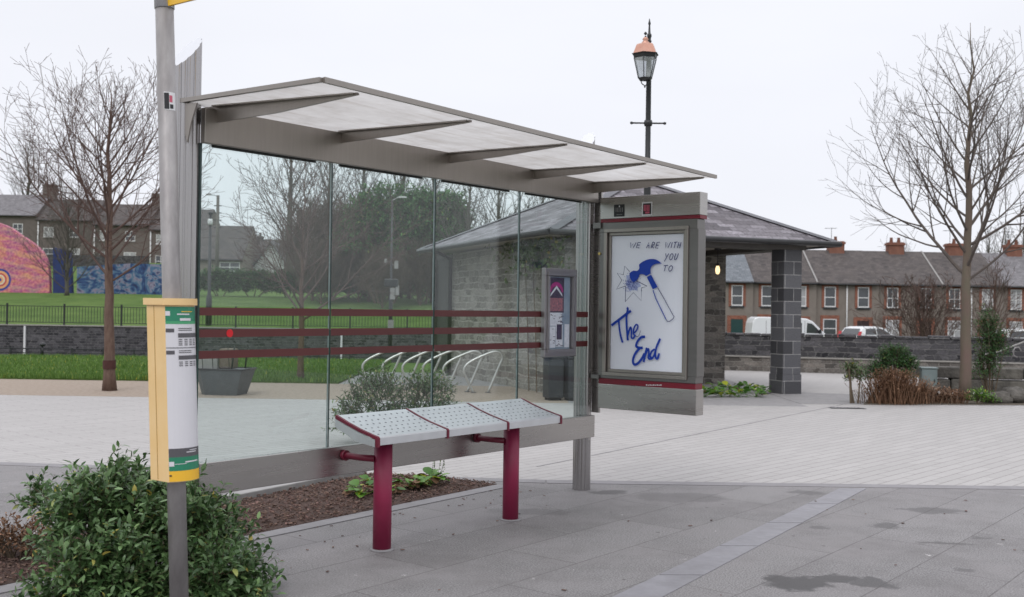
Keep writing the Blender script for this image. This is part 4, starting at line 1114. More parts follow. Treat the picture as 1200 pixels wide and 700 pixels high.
for i, (px, py, n, L, sp, dr, lab) in enumerate([(424, 583, 16, .10, .13, .5, 'bright green broad leaved plant at the left end of the mulch planting'), (437, 569, 14, .09, .12, .3, 'small upright green plant in the mulch just left of the near bench post'), (480, 574, 22, .10, .17, .9, 'leafy plant with yellowing leaves in the mulch right of the near bench post'), (505, 569, 18, .10, .15, .4, 'taller green plant in the mulch with a seed stalk, rightmost of its row'), (455, 580, 10, .08, .12, 1.2, 'withered low plant in mulch directly behind the near bench post')]):
    g = G(px, py); g.z = .01
    ro = rosette(lab, g, n, L, 60 + i, 'low plants in the mulch bed', sp, dr)
    if i == 3:
        m = MB(); rg = random.Random(2)
        for k in range(5):
            x = rg.uniform(-.02, .12); m.tube([(x*.3, 0, 0), (x*.8, 0, .12), (x, 0, rg.uniform(.16, .22))], [.002, .0015, .001], 3, cap=False)
            for j in range(6): leaf(m, Vector((x*.9, 0, .10 + j*.016)), Vector((rg.uniform(-1,1), rg.uniform(-1,1), .6)).normalized(), Vector((0,0,1)), .022, .012)
        m.build('seed_stalk', lm_ivy, ro, uv=False)
# leafy bed in front of the pavilion: about a dozen plants
for i in range(11):
    g = G(826 + i * 6.6, 465.5 - (i % 3) * 4.2); g.z = 0
    rosette(('low green leafy plant in front of the pavilion wall', )[0], g, 17, .12, 80 + i, 'leafy plants in front of the pavilion wall', .22, .06, .17)
# right hand bed
def at(px, py): g = G(px, py); g.z = 0.01; return g
shrub('sapling_shrub', 'small thin leaved shrub standing alone left of the dry russet grass', 'shrub', at(1001, 473), [((.0,0,.46), (.19,.2,.20)), ((-.12,0,.58),(.13,.13,.12))], 75, 6, .065, .026, (lm_olive, stem_m), 3, tipr=.004, stems=5, inner=.2, twl=.14)
shrub('evergreen_shrub', 'rounded dark green shrub behind the dry grass, in front of the stone wall', 'shrub', at(1047, 462), [((0,0,.60),(.36,.3,.30)), ((-.28,0,.35),(.28,.25,.25)), ((.25,0,.40),(.22,.25,.30))], 620, 8, .06, .022, (lm_hedge, stem_m), 13, stems=10, twl=.16)
def dry_clump(label, base, w, h, n, seed, mat, group):
    rg = random.Random(seed); o = thing('dry_grass_clump', label, 'plant', tuple(base), 0, group); m = MB()
    for i in range(n):
        x, y = rg.gauss(0, w*.30), rg.gauss(0, .12); L = h * rg.uniform(.55, 1.1) * (1 - min(.5, abs(x)/w*.6)); a = rg.uniform(-.5, .5) + x * .8; dx = math.sin(a)
        p0_ = Vector((x, y, 0)); p1_ = p0_ + Vector((dx*L*.4, rg.uniform(-.1,.1)*L, L*.6)); p2_ = p1_ + Vector((dx*L*.45 + rg.uniform(-.06,.06), rg.uniform(-.1,.1), L*.4))
        m.tube([p0_, p1_, p2_], [.005, .004, .002], 3, cap=False)
        for k in range(3): leaf(m, p1_.lerp(p2_, rg.random()), Vector((rg.uniform(-1,1), rg.uniform(-1,1), rg.uniform(0,1))).normalized(), Vector((0,0,1)), .06, .018)
    m.build('stems', mat, o, uv=False); return o
dry_clump('bushy russet dry grass clump between the small shrub and the dark shrub', at(1048, 473.5), .70, .56, 620, 1, lm_dry, 'dry plants in the right hand bed')
dry_clump('paler low dry clump just left of the grey cabinet foot', at(1078, 472.5), .60, .34, 300, 2, lm_pale, 'dry plants in the right hand bed')
dry_clump('small dry tuft against the left of the straight tree trunk', at(1112, 473), .42, .24, 150, 3, lm_dry, 'dry plants in the right hand bed')
shrub('columnar_shrub', 'tall loose green shrub just right of the straight tree trunk', 'shrub', at(1160, 468), [((0,.1,1.05),(.25,.25,.55)), ((-.08,0,.55),(.30,.25,.40)), ((.12,0,.9),(.28,.22,.35))], 560, 7, .055, .02, (lm_hedge, stem_m), 16, stems=12, twl=.2, inner=.2)
shrub('low_weed', 'fresh green weed at the foot of the straight tree', 'plant', at(1146, 474), [((0,0,.10),(.22,.12,.13)), ((.22,0,.08),(.12,.1,.09))], 100, 7, .05, .022, (lm_fresh, stem_m), 17, stems=4, inner=.1)
ro = bare_tree('dense bare shrub behind the stone wall, in front of the terrace', None, far_pos(1082, 34), 3.05, .25, .06, 2.5, 61, 32, bark_r, twig_r, .8, elev=(48, 70), tip=.007, kseg=1.3, name='bare_shrub', profile=lambda t: (1 - t*.7), cat='shrub')
bare_tree('wispy bare shrub behind the wall, right of the straight trunk', None, far_pos(1166, 33), 3.8, .5, .06, 2.0, 62, 30, bark_r, twig_r, .7, elev=(45, 70), tip=.006, kseg=1.3, name='bare_shrub', profile=lambda t: (1 - t*.6), cat='shrub')
# far hedge, evergreens and thicket seen through the glass
def far_shrub(name, label, cat, px, py, dist, lobes, ntw, nl, L, w, mats, seed, group, **kw):
    p = D(px, py, dist); p.z = th(p.x, p.y) - .05
    return shrub(name, label, cat, p, lobes, ntw, nl, L, w, mats, seed, group, **kw)
for i, (px, lab) in enumerate(((258, 'clipped dark hedge section nearest the shelter end post'), (296, 'dark hedge section below the white gable'), (338, 'dark hedge section below the dark stone house'), (384, 'dark hedge section crossed by the first glass joint'))):
    far_shrub('hedge_shrub', lab, 'hedge', px, 330, 72, [((0,0,.95),(1.5,.8,1.0)), ((-1,0,.8),(.9,.7,.9)), ((1,0,.85),(.9,.7,.9))], 650, 8, .22, .11, (lm_hedge, stem_m), 30 + i, 'hedge at the top of the green slope', tipr=.01, stems=4, twl=.5)
lm_ever = leaf_mat('evergreen_leaf', (.035,.11,.032,1), (.09,.21,.065,1), .2, .6)
for i, (px, rx, rz, zc, lab) in enumerate(((452, 3.0, 2.0, 5.5, 'evergreen tree top behind the brown thicket, left of the mast'), (497, 2.6, 1.8, 5.4, 'broad evergreen behind the thicket at the second glass joint'), (525, 1.6, 1.9, 5.2, 'evergreen beside the slate roof corner'), (435, 1.9, 1.5, 2.7, 'low evergreen inside the thicket, left of the mast'), (478, 2.0, 1.4, 2.9, 'low evergreen inside the thicket, right of the mast'))):
    far_shrub('evergreen_tree', lab, 'tree', px, 330, 66.5 if i < 3 else 76, [((0,0,zc),(rx,1.8,rz)), ((-rx*.5,0,zc-1.6),(rx*.7,1.5,2)), ((rx*.5,0,zc-1.9),(rx*.7,1.5,2))], 1300, 8, .30, .13, (lm_ever, stem_m), 40 + i, 'evergreens behind the thicket', tipr=.02, stems=5, twl=.6)
thick = bare_tree('x', None, (0, 0, 0), 4.6, .15, .09, 4.0, 71, 60, bark_r, pm('thicket_twigs', (.075,.058,.042,1), (.13,.10,.072,1), .7, .9, coord='Object'), .85, elev=(30, 70), tip=.011, kseg=1.9, name='thicket_shrub', profile=lambda t: (1 - t*.5), cat='shrub')
TL = ['brown leafless thicket shrub under the first tall tree', 'brown thicket shrub just left of the first glass joint', 'brown thicket shrub just right of the first glass joint', 'brown thicket shrub left of the grey mast', 'brown thicket shrub directly behind the grey mast', 'brown thicket shrub right of the grey mast', 'brown thicket shrub at the second glass joint']
TL += ['low brown thicket shrub in front, left of the first glass joint', 'low brown thicket shrub in front, just right of the first glass joint', 'low brown thicket shrub in front of the mast foot', 'low brown thicket shrub in front, just left of the second glass joint']
for i, px in enumerate((366, 388, 408, 432, 456, 480, 505, 376, 420, 448, 492)):
    o = thick if i == 0 else copy_tree(thick)
    o.location = far_pos(px, 68 + (i % 3) * 2.2 - (5 if i > 6 else 0)); s = .86 + .10 * ((i * 7) % 3)
    if i > 6: s *= .7; o.scale = (s, s, s * .95); o.rotation_euler = (0, 0, i * 1.9)
    o['label'] = TL[i]; o['group'] = 'leafless thicket on the slope'; 
# ------------------------------------------------------------------ stone pavilion
M['rubble'] = coursed_mat('coursed_rubble', (.075,.070,.066,1), (.28,.255,.23,1), (.30,.285,.26,1), .27, .115, .011, blotch=(.13,.11,.09,1), ax=.35, ay=.10)
M['rubble_pale'] = coursed_mat('pale_rubble', (.12,.11,.10,1), (.36,.34,.31,1), (.46,.44,.40,1), .30, .13, .015, blotch=(.24,.22,.19,1))
M['slate'], _ = brick_mat('pavilion_slate', (.050,.042,.050,1), (.27,.25,.275,1), (.018,.016,.018,1), .34, .155, .006, .03, 3, rough=.55, bump=.8, fine=.5, speck=16, blotch=(.10,.085,.095,1), bdist=.02)
M['ridge'] = pm('ridge_tile', (.09,.09,.10,1), (.15,.15,.165,1), 3, .6, bump=.3, bscale=20)
M['column'], _ = brick_mat('limestone_block', (.048,.048,.053,1), (.12,.12,.13,1), (.36,.355,.35,1), .37, .235, .006, .004, rough=.6, bump=.3, fine=.35, speck=60, bdist=.006, offset=.5)
M['soffit'] = pm('soffit_board', (.38,.35,.31,1), (.32,.29,.26,1), 3, .7)
M['gutter'] = pm('black_gutter', (.02,.02,.022,1), (.035,.035,.038,1), 4, .4)
Rr = Vector((5.76, 19.0, 0)); au = R(22)
pu = Vector((math.cos(au), math.sin(au), 0)); pv = Vector((-pu.y, pu.x, 0))
Cc = Rr - pu * 5.56
pav = thing('stone_pavilion', 'low stone pavilion with slate hip roof, open porch and hanging lit lamp', 'pavilion', tuple(Cc), au)
IP = (Matrix.Translation(Cc) @ Matrix.Rotation(au, 4, 'Z')).inverted()
UE, VE, ZE = 5.56, 7.0, 2.72
# walls (local x along the porch front, y to the back)
m = MB(); m.box((.5, .55, -.02), (.95, 6.3, 2.62)); w1 = m.build('side_wall', M['rubble_pale'], pav)
m = MB(); m.box((.95, 2.75, -.02), (5.08, 3.2, 2.62)); m.build('porch_back_wall', M['rubble'], pav)
m = MB(); m.box((4.5, 3.2, -.02), (5.08, 6.3, 2.62)); m.box((.95, 5.85, -.02), (4.5, 6.3, 2.62)); m.build('rear_wall', M['rubble'], pav)
cpx = IP @ G(917, 462.5)
m = MB(); cx_, cy_ = cpx.x, cpx.y
m.box((cx_ , cy_, -.02), (cx_ + .40, cy_ + .40, .35)); m.box((cx_ + .012, cy_ + .012, .352), (cx_ + .388, cy_ + .388, 2.56)); m.build('corner_column', M['column'], pav)
m = MB(); m.box((.45, cy_ - .02, 2.5605), (cx_ + .46, cy_ + .42, 2.655)); m.box((cx_ + .02, cy_ + .42, 2.5605), (cx_ + .40, 2.75, 2.655)); m.build('porch_lintel', pm('lintel_stone', (.075,.07,.068,1), (.11,.10,.095,1), 5, .8, bump=.3), pav)
m = MB(); m.box((.04, .04, 2.656), (UE - .04, VE - .04, 2.69)); m.build('soffit', M['soffit'], pav)
ra, rb = Vector((2.75, 2.35, 3.95)), Vector((2.70, 4.1, 3.95))
A_, B_, C2, D_ = Vector((0,0,ZE)), Vector((UE,0,ZE)), Vector((UE,VE,ZE)), Vector((0,VE,ZE))
m = MB(); vs_ = [A_, B_, C2, D_, ra, rb] + [p - Vector((0,0,.035)) for p in (A_, B_, C2, D_)]
m.add(vs_, [(0,1,4), (1,2,5,4), (2,3,5), (3,0,4,5), (6,9,8,7), (0,6,7,1), (1,7,8,2), (2,8,9,3), (3,9,6,0)])
rf = m.build('roof', M['slate'], pav)
m = MB()
for a, b in ((A_, ra), (B_, ra), (C2, rb), (D_, rb), (ra, rb)):
    d = (b - a).normalized(); s_ = d.cross(Vector((0,0,1))).normalized(); 
    a2 = a - d * .02
    m.prism([a2 - s_*.11 + Vector((0,0,-.015)), a2 + Vector((0,0,.035)), a2 + s_*.11 + Vector((0,0,-.015)), a2 + Vector((0,0,-.03))], b - a2)
m.build('ridge_tiles', M['ridge'], rf)
m = MB()
for a, b in ((Vector((-.06,-.06,0)), Vector((UE+.06,-.06,0))), (Vector((UE+.06,-.06,0)), Vector((UE+.06,VE,0))), (Vector((-.06,VE,0)), Vector((-.06,-.06,0)))):
    m.tube([a + Vector((0,0,ZE-.045)), b + Vector((0,0,ZE-.045))], .05, 8)
m.build('gutter', M['gutter'], rf)
m = MB(); m.tube([(-.06, 6.0, ZE-.06), (.1, 6.05, 2.60), (.42, 6.2, 2.48), (.42, 6.2, 0)], .045, 10); m.build('downpipe', M['gutter'], pav)
m = MB(); m.box((.52, 6.32, 0), (.62, 7.4, 2.5)); m.box((.45, 7.4, 0), (.70, 7.5, 2.62)); m.box((.50, 6.32, 2.5), (.64, 7.4, 2.6)); m.build('dark_gate', pm('dark_timber_gate', (.03,.03,.028,1), (.05,.05,.045,1), 8, .7), pav)
# hanging lamp
lp = D(841, 317, 20.4); ll = IP @ lp
t = NT('warm_lamp_globe'); em = t.n('ShaderNodeEmission'); em.inputs[0].default_value = (1, .72, .38, 1); em.inputs[1].default_value = 1.5; t.l(em.outputs[0], t.out.inputs[0]); M['globe'] = t.m
hl = thing('hanging_lamp', 'small lit oval lamp hanging under the pavilion porch ceiling', 'lamp', tuple(lp), 0)
m = MB(); m.lathe([(.005,-.075), (.028,-.065), (.042,-.03), (.044,.02), (.034,.06), (.025,.085)], 16); m.build('globe', M['globe'], hl)
m = MB(); m.lathe([(.035,.086), (.035,.12), (.01,.14)], 12); m.tube([(0,0,.13), (0,0,2.66 - lp.z)], .008, 8); m.lathe([(.07, 2.63 - lp.z), (.07, 2.655 - lp.z)], 14); m.build('rod', M['black'], hl)
# creeper over the eave
cb = Cc + pu * .45 + pv * 1.3
cv = thing('climbing_plant', 'thin green creeper hanging over the pavilion side wall below the eave', 'plant', tuple(cb), au)
rg = random.Random(12); m = MB(); sm_ = MB()
for i in range(120):
    y = rg.gauss(-.1, .8); z = 2.70 - abs(rg.gauss(0, .28)) - (.9 * rg.random() if y < -.3 and rg.random() < .4 else 0); 
    if z < .4: z = .4
    x = -rg.uniform(.0, .16) - .02; q = Vector((x, max(-1.2, min(2.2, y)), z))
    d = Vector((rg.uniform(-1,.0), rg.uniform(-1,1), rg.uniform(-1,.5))).normalized(); e_ = q + d * .22
    sm_.tube([q, e_], [.004,.002], 3, cap=False)
    for k in range(7): leaf(m, q.lerp(e_, rg.random()), Vector((rg.uniform(-1,.2), rg.uniform(-1,1), rg.uniform(-1,.6))).normalized(), Vector((-1,0,.5)), .075, .05)
for k in range(5): y = -.9 + k * .35; sm_.tube([(-.03, y, 0), (-.03, y + .1, 1.2), (-.05, y + .25, 2.5)], [.012, .01, .006], 5, cap=False)
sm_.build('stems', stem_m, cv, uv=False); m.build('foliage', lm_ivy, cv, uv=False)

# ------------------------------------------------------------------ low stone wall on the right with coping ledge
M['darkwall'] = coursed_mat('dark_limestone_wall', (.022,.022,.026,1), (.125,.12,.128,1), (.20,.195,.19,1), .28, .125, .012, blotch=(.055,.054,.056,1), mfac=.9, ax=.35, ay=.10)
M['coping'] = pm('pale_coping', (.22,.21,.19,1), (.30,.285,.26,1), 4, .8, bump=.3, bscale=50)
wa, wb = Vector((4.0, 26.9, 0)), Vector((17.5, 23.0, 0))
wl = thing('stone_wall', 'low dark stone wall with pale ledge between plaza and terrace street', 'wall', tuple(wa), math.atan2(wb.y - wa.y, wb.x - wa.x))
Lw = (wb - wa).length
m = MB(); m.box((0, 0, .36), (Lw, .38, .86)); m.build('upper_wall', M['darkwall'], wl)
m = MB(); m.box((0, -.22, -.6), (Lw, .38, .335)); m.build('lower_wall', M['rubble'], wl)
m = MB(); m.box((0, -.25, .336), (Lw, .002, .365)); m.build('ledge', M['coping'], wl, bevel=.006)
m = MB()
rg = random.Random(4); x = 0
while x < Lw - .3:
    w_ = rg.uniform(.25, .5); m.box((x + .01, -.03, .861), (x + w_ - .01, .41, .93 + rg.uniform(-.02, .02))); x += w_
m.build('top_stones', M['darkwall'], wl, bevel=.02)
# big block retaining wall behind the bed, far right
ra_, rb_ = D(1080, 440, 20.3), D(1330, 440, 19.6); ra_.z = rb_.z = 0
rw = thing('block_wall', 'rough retaining wall of large grey blocks behind the shrub bed on the right', 'wall', tuple(ra_), math.atan2(rb_.y - ra_.y, rb_.x - ra_.x))
M['block'] = pm('mossy_block', (.045,.042,.037,1), (.15,.14,.12,1), 5, .9, bump=.9, bscale=24, bdist=.03, island=.3, dirt=.4, coord='Object')
for r_ in range(2):
    x = -.1 * r_; z0_ = .0 + r_ * .245; 
    m = MB()
    while x < 4.2:
        w_ = rg.uniform(.45, .85); h_ = .235 if r_ == 0 else .225
        m.box((x + .012, rg.uniform(-.03, .02) + r_ * .03, z0_), (x + w_, .4, z0_ + h_ + rg.uniform(-.015, .0))); x += w_ + .01
    m.build('block_course', M['block'], rw, bevel=.03)
for i, (px, py, s, lab) in enumerate(((1176, 474, .20, 'mossy boulder in the shrub bed below the block wall, nearest the tall loose shrub'), (1197, 473, .26, 'mossy boulder at the right edge below the block wall'), (1098, 472, .13, 'small boulder between cabinet and tree in the shrub bed'))):
    g = at(px, py); o = thing('boulder', lab, 'rock', (g.x, g.y + .2, 0), i, 'boulders in the shrub bed')
    m = MB(); n1, n2 = 14, 9; vs_ = []
    for a in range(n2 + 1):
        for b in range(n1):
            th_ = PI * a / n2; ph = 2*PI*b/n1; d = Vector((math.sin(th_)*math.cos(ph), math.sin(th_)*math.sin(ph), math.cos(th_)))
            f = 1 + .28 * noise.noise(d * 1.7 + Vector((i*5, 0, 0))) + .1 * noise.noise(d * 5)
            vs_.append(Vector((d.x * 1.3 * s, d.y * s, d.z * .62 * s + s * .35)) * f)
    m.add(vs_, [(a*n1+b, a*n1+(b+1)%n1, (a+1)*n1+(b+1)%n1, (a+1)*n1+b) for a in range(n2) for b in range(n1)][::1], 0, True)
    m.build('stone', M['block'], o, uv=False)
# grey cabinet
g = at(1088, 470); g.y += 1.0
cbn = thing('utility_cabinet', 'small grey green utility cabinet behind the dry plants', 'cabinet', (D(1088, 450, g.y).x, g.y, 0), R(-12))
mg = pm('cabinet_grey_paint', (.20,.25,.25,1), (.15,.19,.19,1), 4, .5, dirt=.35, coord='Object')
m = MB(); m.box((-.13, -.11, 0), (.13, .11, .49)); m.build('body', mg, cbn, bevel=.006)
m = MB(); m.prism([(-.145,-.125,.491), (.145,-.125,.491), (.145,.125,.491), (-.145,.125,.491)], (0,0,.025)); m.build('lid', mg, cbn, bevel=.006)
m = MB(); m.box((-.11, -.118, .05), (.11, -.111, .46)); d_o = m.build('door', mg, cbn, bevel=.003)
m = MB(); m.box((.07, -.130, .25), (.085, -.119, .31)); m.build('handle', M['black'], d_o)
# ramp handrail
hr = thing('handrail', 'pale metal handrail rising to the right edge above the stone wall', 'handrail', tuple(D(1153, 470, 22.2) * Vector((1, 1, 0)) if False else Vector((D(1153,470,22.2).x, 22.2, 0))), 0)
o_ = Vector((D(1153,470,22.2).x, 22.2, 0))
m = MB(); m.tube([D(1151, 419, 22.2) - o_, D(1154, 415.5, 22.2) - o_, D(1168, 413, 22.2) - o_, D(1205, 399, 21.6) - o_, D(1290, 368, 20.8) - o_], .016, 8); m.build('rail', pm('pale_rail_metal', (.42,.41,.39,1), (.36,.35,.33,1), 5, .4, .4, coord='Object'), hr)
for px, py, dd in ((1168, 413, 22.2), (1205, 399, 21.6), (1270, 375, 21)):
    a = D(px, py, dd) - o_; m = MB(); m.tube([(a.x, a.y, 0), a], .014, 8); m.build('post', M['galv'], hr)
m = MB(); cpts = [D(1192 + 5*math.cos(a), 413 + 6*math.sin(a), 21.8) - o_ for a in [PI*1.9 - k*PI*.28 for k in range(6)]]; m.tube(cpts, .014, 8); m.build('rail_end_loop', M['galv'], hr)
# drain grate by the sapling
g0 = G(978, 478.5); m = MB(); 
for k in range(9): m.box((g0.x - .05 + k*.052, g0.y - .06, .004), (g0.x - .05 + k*.052 + .03, g0.y + .06, .010))
m.box((g0.x - .08, g0.y - .09, .001), (g0.x + .46, g0.y + .09, .0045)); m.build('drain_grate', M['gutter'], label='dark slotted drain grate set in pale paving beside the small shrub', cat='grate')

# ------------------------------------------------------------------ houses
M['dash'] = pm('pebble_dash', (.190,.162,.138,1), (.235,.205,.178,1), 2, .95, bump=.5, bscale=30, coord='Object', dirt=.15)
M['dash_l'] = pm('brown_render', (.120,.100,.092,1), (.155,.13,.118,1), 1.5, .95, bump=.3, bscale=20, coord='Object', dirt=.2)
M['hbrick'], _ = brick_mat('red_brick', (.19,.060,.036,1), (.30,.105,.062,1), (.28,.2,.16,1), .23, .075, .008, 0, fine=.25, speck=20)
M['cbrick'] = pm('weathered_chimney_brick', (.17,.065,.045,1), (.25,.11,.075,1), 2.5, .9, bump=.4, bscale=14, coord='Object', dirt=.35)
M['hslate'], _ = brick_mat('dark_slates', (.052,.046,.045,1), (.105,.09,.086,1), (.04,.035,.035,1), .34, .24, .008, .01, 3, rough=.8, fine=.3, speck=8, blotch=(.10,.085,.078,1))
M['hslate_b'], _ = brick_mat('blue_grey_slates', (.125,.14,.155,1), (.185,.20,.22,1), (.08,.09,.10,1), .34, .24, .010, .01, 3, rough=.8, fine=.3, speck=8)
M['hslate_l'], _ = brick_mat('pale_slates', (.13,.125,.13,1), (.20,.19,.20,1), (.08,.08,.08,1), .34, .24, .010, .01, 3, rough=.8, fine=.3, speck=8)
M['white'] = pm('white_paint', (.72,.72,.72,1), (.66,.66,.65,1), 3, .4, coord='Object')
M['pane'] = pm('window_pane', (.035,.04,.045,1), (.07,.075,.085,1), .8, .08, coord='Object', spec=.8)
M['curtain'] = pm('net_curtain', (.42,.42,.42,1), (.30,.30,.31,1), 3, .9, coord='Object')
M['door_dark'] = pm('dark_door', (.03,.012,.012,1), None, 3, .4, coord='Object')
M['door_green'] = pm('teal_door', (.012,.055,.05,1), None, 3, .4, coord='Object')
M['flash'] = pm('roof_verge', (.24,.23,.22,1), (.3,.29,.28,1), 3, .8, coord='Object')
def window(parent, x, z0, z1, w, surround, bars='sash', pane=None, inner=.02, yoff=0):
    m = MB(); s = .19
    if surround:
        m.box((x-w/2-s, yoff-.035, z0-.05), (x-w/2, yoff-.001, z1+.26)); m.box((x+w/2, yoff-.035, z0-.05), (x+w/2+s, yoff-.001, z1+.26)); m.box((x-w/2, yoff-.035, z1), (x+w/2, yoff-.001, z1+.26))
        wd = m.build('window', M['hbrick'], parent)
    else:
        m.box((x-w/2-.06, yoff-.02, z0-.06), (x+w/2+.06, yoff-.001, z0)); m.box((x-w/2-.06, yoff-.02, z1), (x+w/2+.06, yoff-.001, z1+.05))
        wd = m.build('window', M['flash'], parent)
    m = MB(); f = .06
    m.box((x-w/2, yoff-.03, z0), (x-w/2+f, yoff-.002, z1)); m.box((x+w/2-f, yoff-.03, z0), (x+w/2, yoff-.002, z1)); m.box((x-w/2+f, yoff-.03, z0), (x+w/2-f, yoff-.002, z0+f*1.4)); m.box((x-w/2+f, yoff-.03, z1-f), (x+w/2-f, yoff-.002, z1))
    zm = z0 + (z1-z0)*.48
    m.box((x-w/2+f, yoff-.032, zm-.03), (x+w/2-f, yoff-.002, zm+.03))
    if bars == 'cross': m.box((x-.03, yoff-.031, z0+f*1.4), (x+.03, yoff-.002, z1-f))
    m.build('frame', M['white'], wd)
    m = MB(); m.box((x-w/2+f, yoff-.012, z0+f), (x+w/2-f, yoff-.0005, z1-f)); m.build('pane', pane or M['pane'], wd)
    m = MB(); m.box((x-w/2-.08, yoff-.10, z0-.12), (x+w/2+.08, yoff-.001, z0-.001)); m.build('sill', M['gutter'] if surround else M['flash'], wd)
def terrace(name, label, group, x, y, z, W_, dep, eave, rise, roofm, wallm, wins, doors, chim=(), rz=0, verge=True, surround=True, chimm=None, gutter=True):
    h = thing(name, label, 'house', (x, y, z), rz, group)
    m = MB(); m.box((0, 0, -1.5), (W_, dep, eave)); 
    m.prism([(0, 0, eave), (0, dep, eave), (0, dep/2, eave + rise)], (W_, 0, 0)); m.build('wall', wallm, h)
    m = MB(); o = .25
    sl = rise / (dep/2); 
    a = [(-.001, -o, eave - o*sl + .03), (-.001, dep/2, eave + rise + .03), (-.001, dep + o, eave - o*sl + .03), (-.001, dep + o, eave - o*sl + .13), (-.001, dep/2, eave + rise + .15), (-.001, -o, eave - o*sl + .13)]
    m.prism(a, (W_ + .002, 0, 0)); roof_ = m.build('roof', roofm, h)
    if verge:
        m = MB(); m.prism([(W_-.06, -o, eave-o*sl+.131), (W_-.06, dep/2, eave+rise+.151), (W_+.05, dep/2, eave+rise+.151), (W_+.05, -o, eave-o*sl+.131)], (0, 0, .06)); m.build('verge', M['flash'], roof_)
    for cx, cw, chh, pots in chim:
        m = MB(); m.box((cx-cw/2, dep/2-.4, eave+rise-.5), (cx+cw/2, dep/2+.4, eave+rise+chh)); m.box((cx-cw/2-.07, dep/2-.47, eave+rise+chh-.22), (cx+cw/2+.07, dep/2+.47, eave+rise+chh-.06))
        for k in range(pots): m.lathe([(.12, 0), (.14, .05), (.10, .30), (.13, .36)], 10, (cx - cw/2 + cw*(k+.5)/pots, dep/2, eave+rise+chh))
        m.build('chimney', chimm or M['hbrick'], roof_)
    if gutter:
        m = MB(); m.tube([(0, -o-.05, eave-o*sl+.03), (W_, -o-.05, eave-o*sl+.03)], .06, 6); m.build('gutter', M['gutter'], roof_)
    for (wx, z0_, z1_, ww, br__, pn_) in wins: window(h, wx, z0_, z1_, ww, surround, br__, pn_)
    for (dx, zt, dw, dm) in doors:
        m = MB(); s = .25
        m.box((dx-dw/2-s, -.04, 0), (dx-dw/2, -.001, zt+.25)); m.box((dx+dw/2, -.04, 0), (dx+dw/2+s, -.001, zt+.25)); m.box((dx-dw/2, -.04, zt), (dx+dw/2, -.001, zt+.25))
        dd_ = m.build('doorway', M['hbrick'], h)
        m = MB(); m.box((dx-dw/2, -.02, 0), (dx+dw/2, -.0005, zt)); m.build('door', dm, dd_)
    return h
# right terrace, 75 m away
TY = 75.0; k_ = TY / F
def tx(px): return D(px, 365, TY).x
zb = -1.12
HW_ = 75 * k_ * 1.0
labs = ['terrace house with blue grey slates and teal door, seen left in the porch opening', 'terrace house behind the stone column, blue grey slates on its left half', 'terrace house right of the stone column, red brick window surrounds, above the small white car', 'terrace house behind the dense bare shrub', 'terrace house behind the straight tree trunk', 'terrace house at the right edge with pale slates', 'terrace house cut off by the right edge of the picture', 'terrace house hidden mostly by the poster panel']
starts = [805, 880, 955, 1030, 1105, 1180, 1255, 730]
for i, sp in enumerate(starts):
    x0 = tx(sp); y0 = TY + (sp - 955) * .004
    tilt = (sp - 955) * -.00035
    wz = lambda py: 1.45 - (py - (361.5 + .0145 * (sp - 565))) * k_ - zb
    up0, up1 = 2.98, 4.42
    pns = [M['pane'], M['curtain'] if i in (3, 4, 5) else M['pane']]
    wins = [(17.5*k_, up0, up1, .80, 'sash' if i in (0,1,2) else 'cross', pns[1] if i == 5 else M['pane']), (56.5*k_, up0, up1, .80, 'sash' if i in (0,1,2) else 'cross', M['curtain'] if i in (1, 4) else M['pane']), (17.5*k_, .85, 2.15, .95, 'cross' if i > 2 else 'sash', pns[1])]
    drs = [(56.5*k_, 2.05, .85, M['door_green'] if i == 0 else (M['white'] if i == 5 else M['door_dark']))]
    h = terrace('terrace_house', labs[i], 'brick and pebble dash terrace on the right', x0, y0, zb, HW_, 7.5, 4.72, 2.35, M['hslate_b'] if i in (0, 7) else (M['hslate_l'] if i > 4 else M['hslate']), M['dash'], wins, drs, chimm=M['cbrick'], chim=[(42*k_, 1.1, .80, 1 + i % 2)], verge=i in (1, 3, 5))
    if i in (1, 2, 4, 5):
        m = MB(); ax_, az_ = 42*k_ - .3, 4.72 + 2.35 + .8; m.tube([(ax_, 3.75, az_ - .3), (ax_, 3.75, az_ + 1.0)], .02, 5); m.tube([(ax_ - .5, 3.75, az_ + .95), (ax_ + .4, 3.75, az_ + .98)], .015, 4)
        for q_ in range(6): m.tube([(ax_ - .45 + q_*.15, 3.55, az_ + .96), (ax_ - .45 + q_*.15, 3.95, az_ + .96)], .010, 4)
        m.build('aerial', M['gutter'], h)
    if i in (2, 4):
        m = MB(); m.tube([(37*k_, -.08, 0), (37*k_, -.08, 4.6)], .05, 6); m.build('downpipe', M['white'], h)
# low street wall / parapet in front of the houses
m = MB(); m.box((tx(820), 73.6, -1.2), (tx(1290), 73.8, -.30)); m.build('garden_wall', M['darkwall'], label='low garden wall along the front of the terrace houses', cat='wall')
# white iron railing over the low wall, left of the van
fr_ = thing('white_railing', 'small white railings standing behind the stone wall in front of the terrace', 'railing', (D(852, 390, 60).x, 60, -1.1), 0)
m = MB(); 
for k in range(46): m.box((k*.14, 0, .0), (k*.14+.03, .02, 1.30 + .03*(k%2)))
m.box((0, -.01, 1.14), (6.4, .0, 1.19)); m.build('bars', M['white'], fr_)

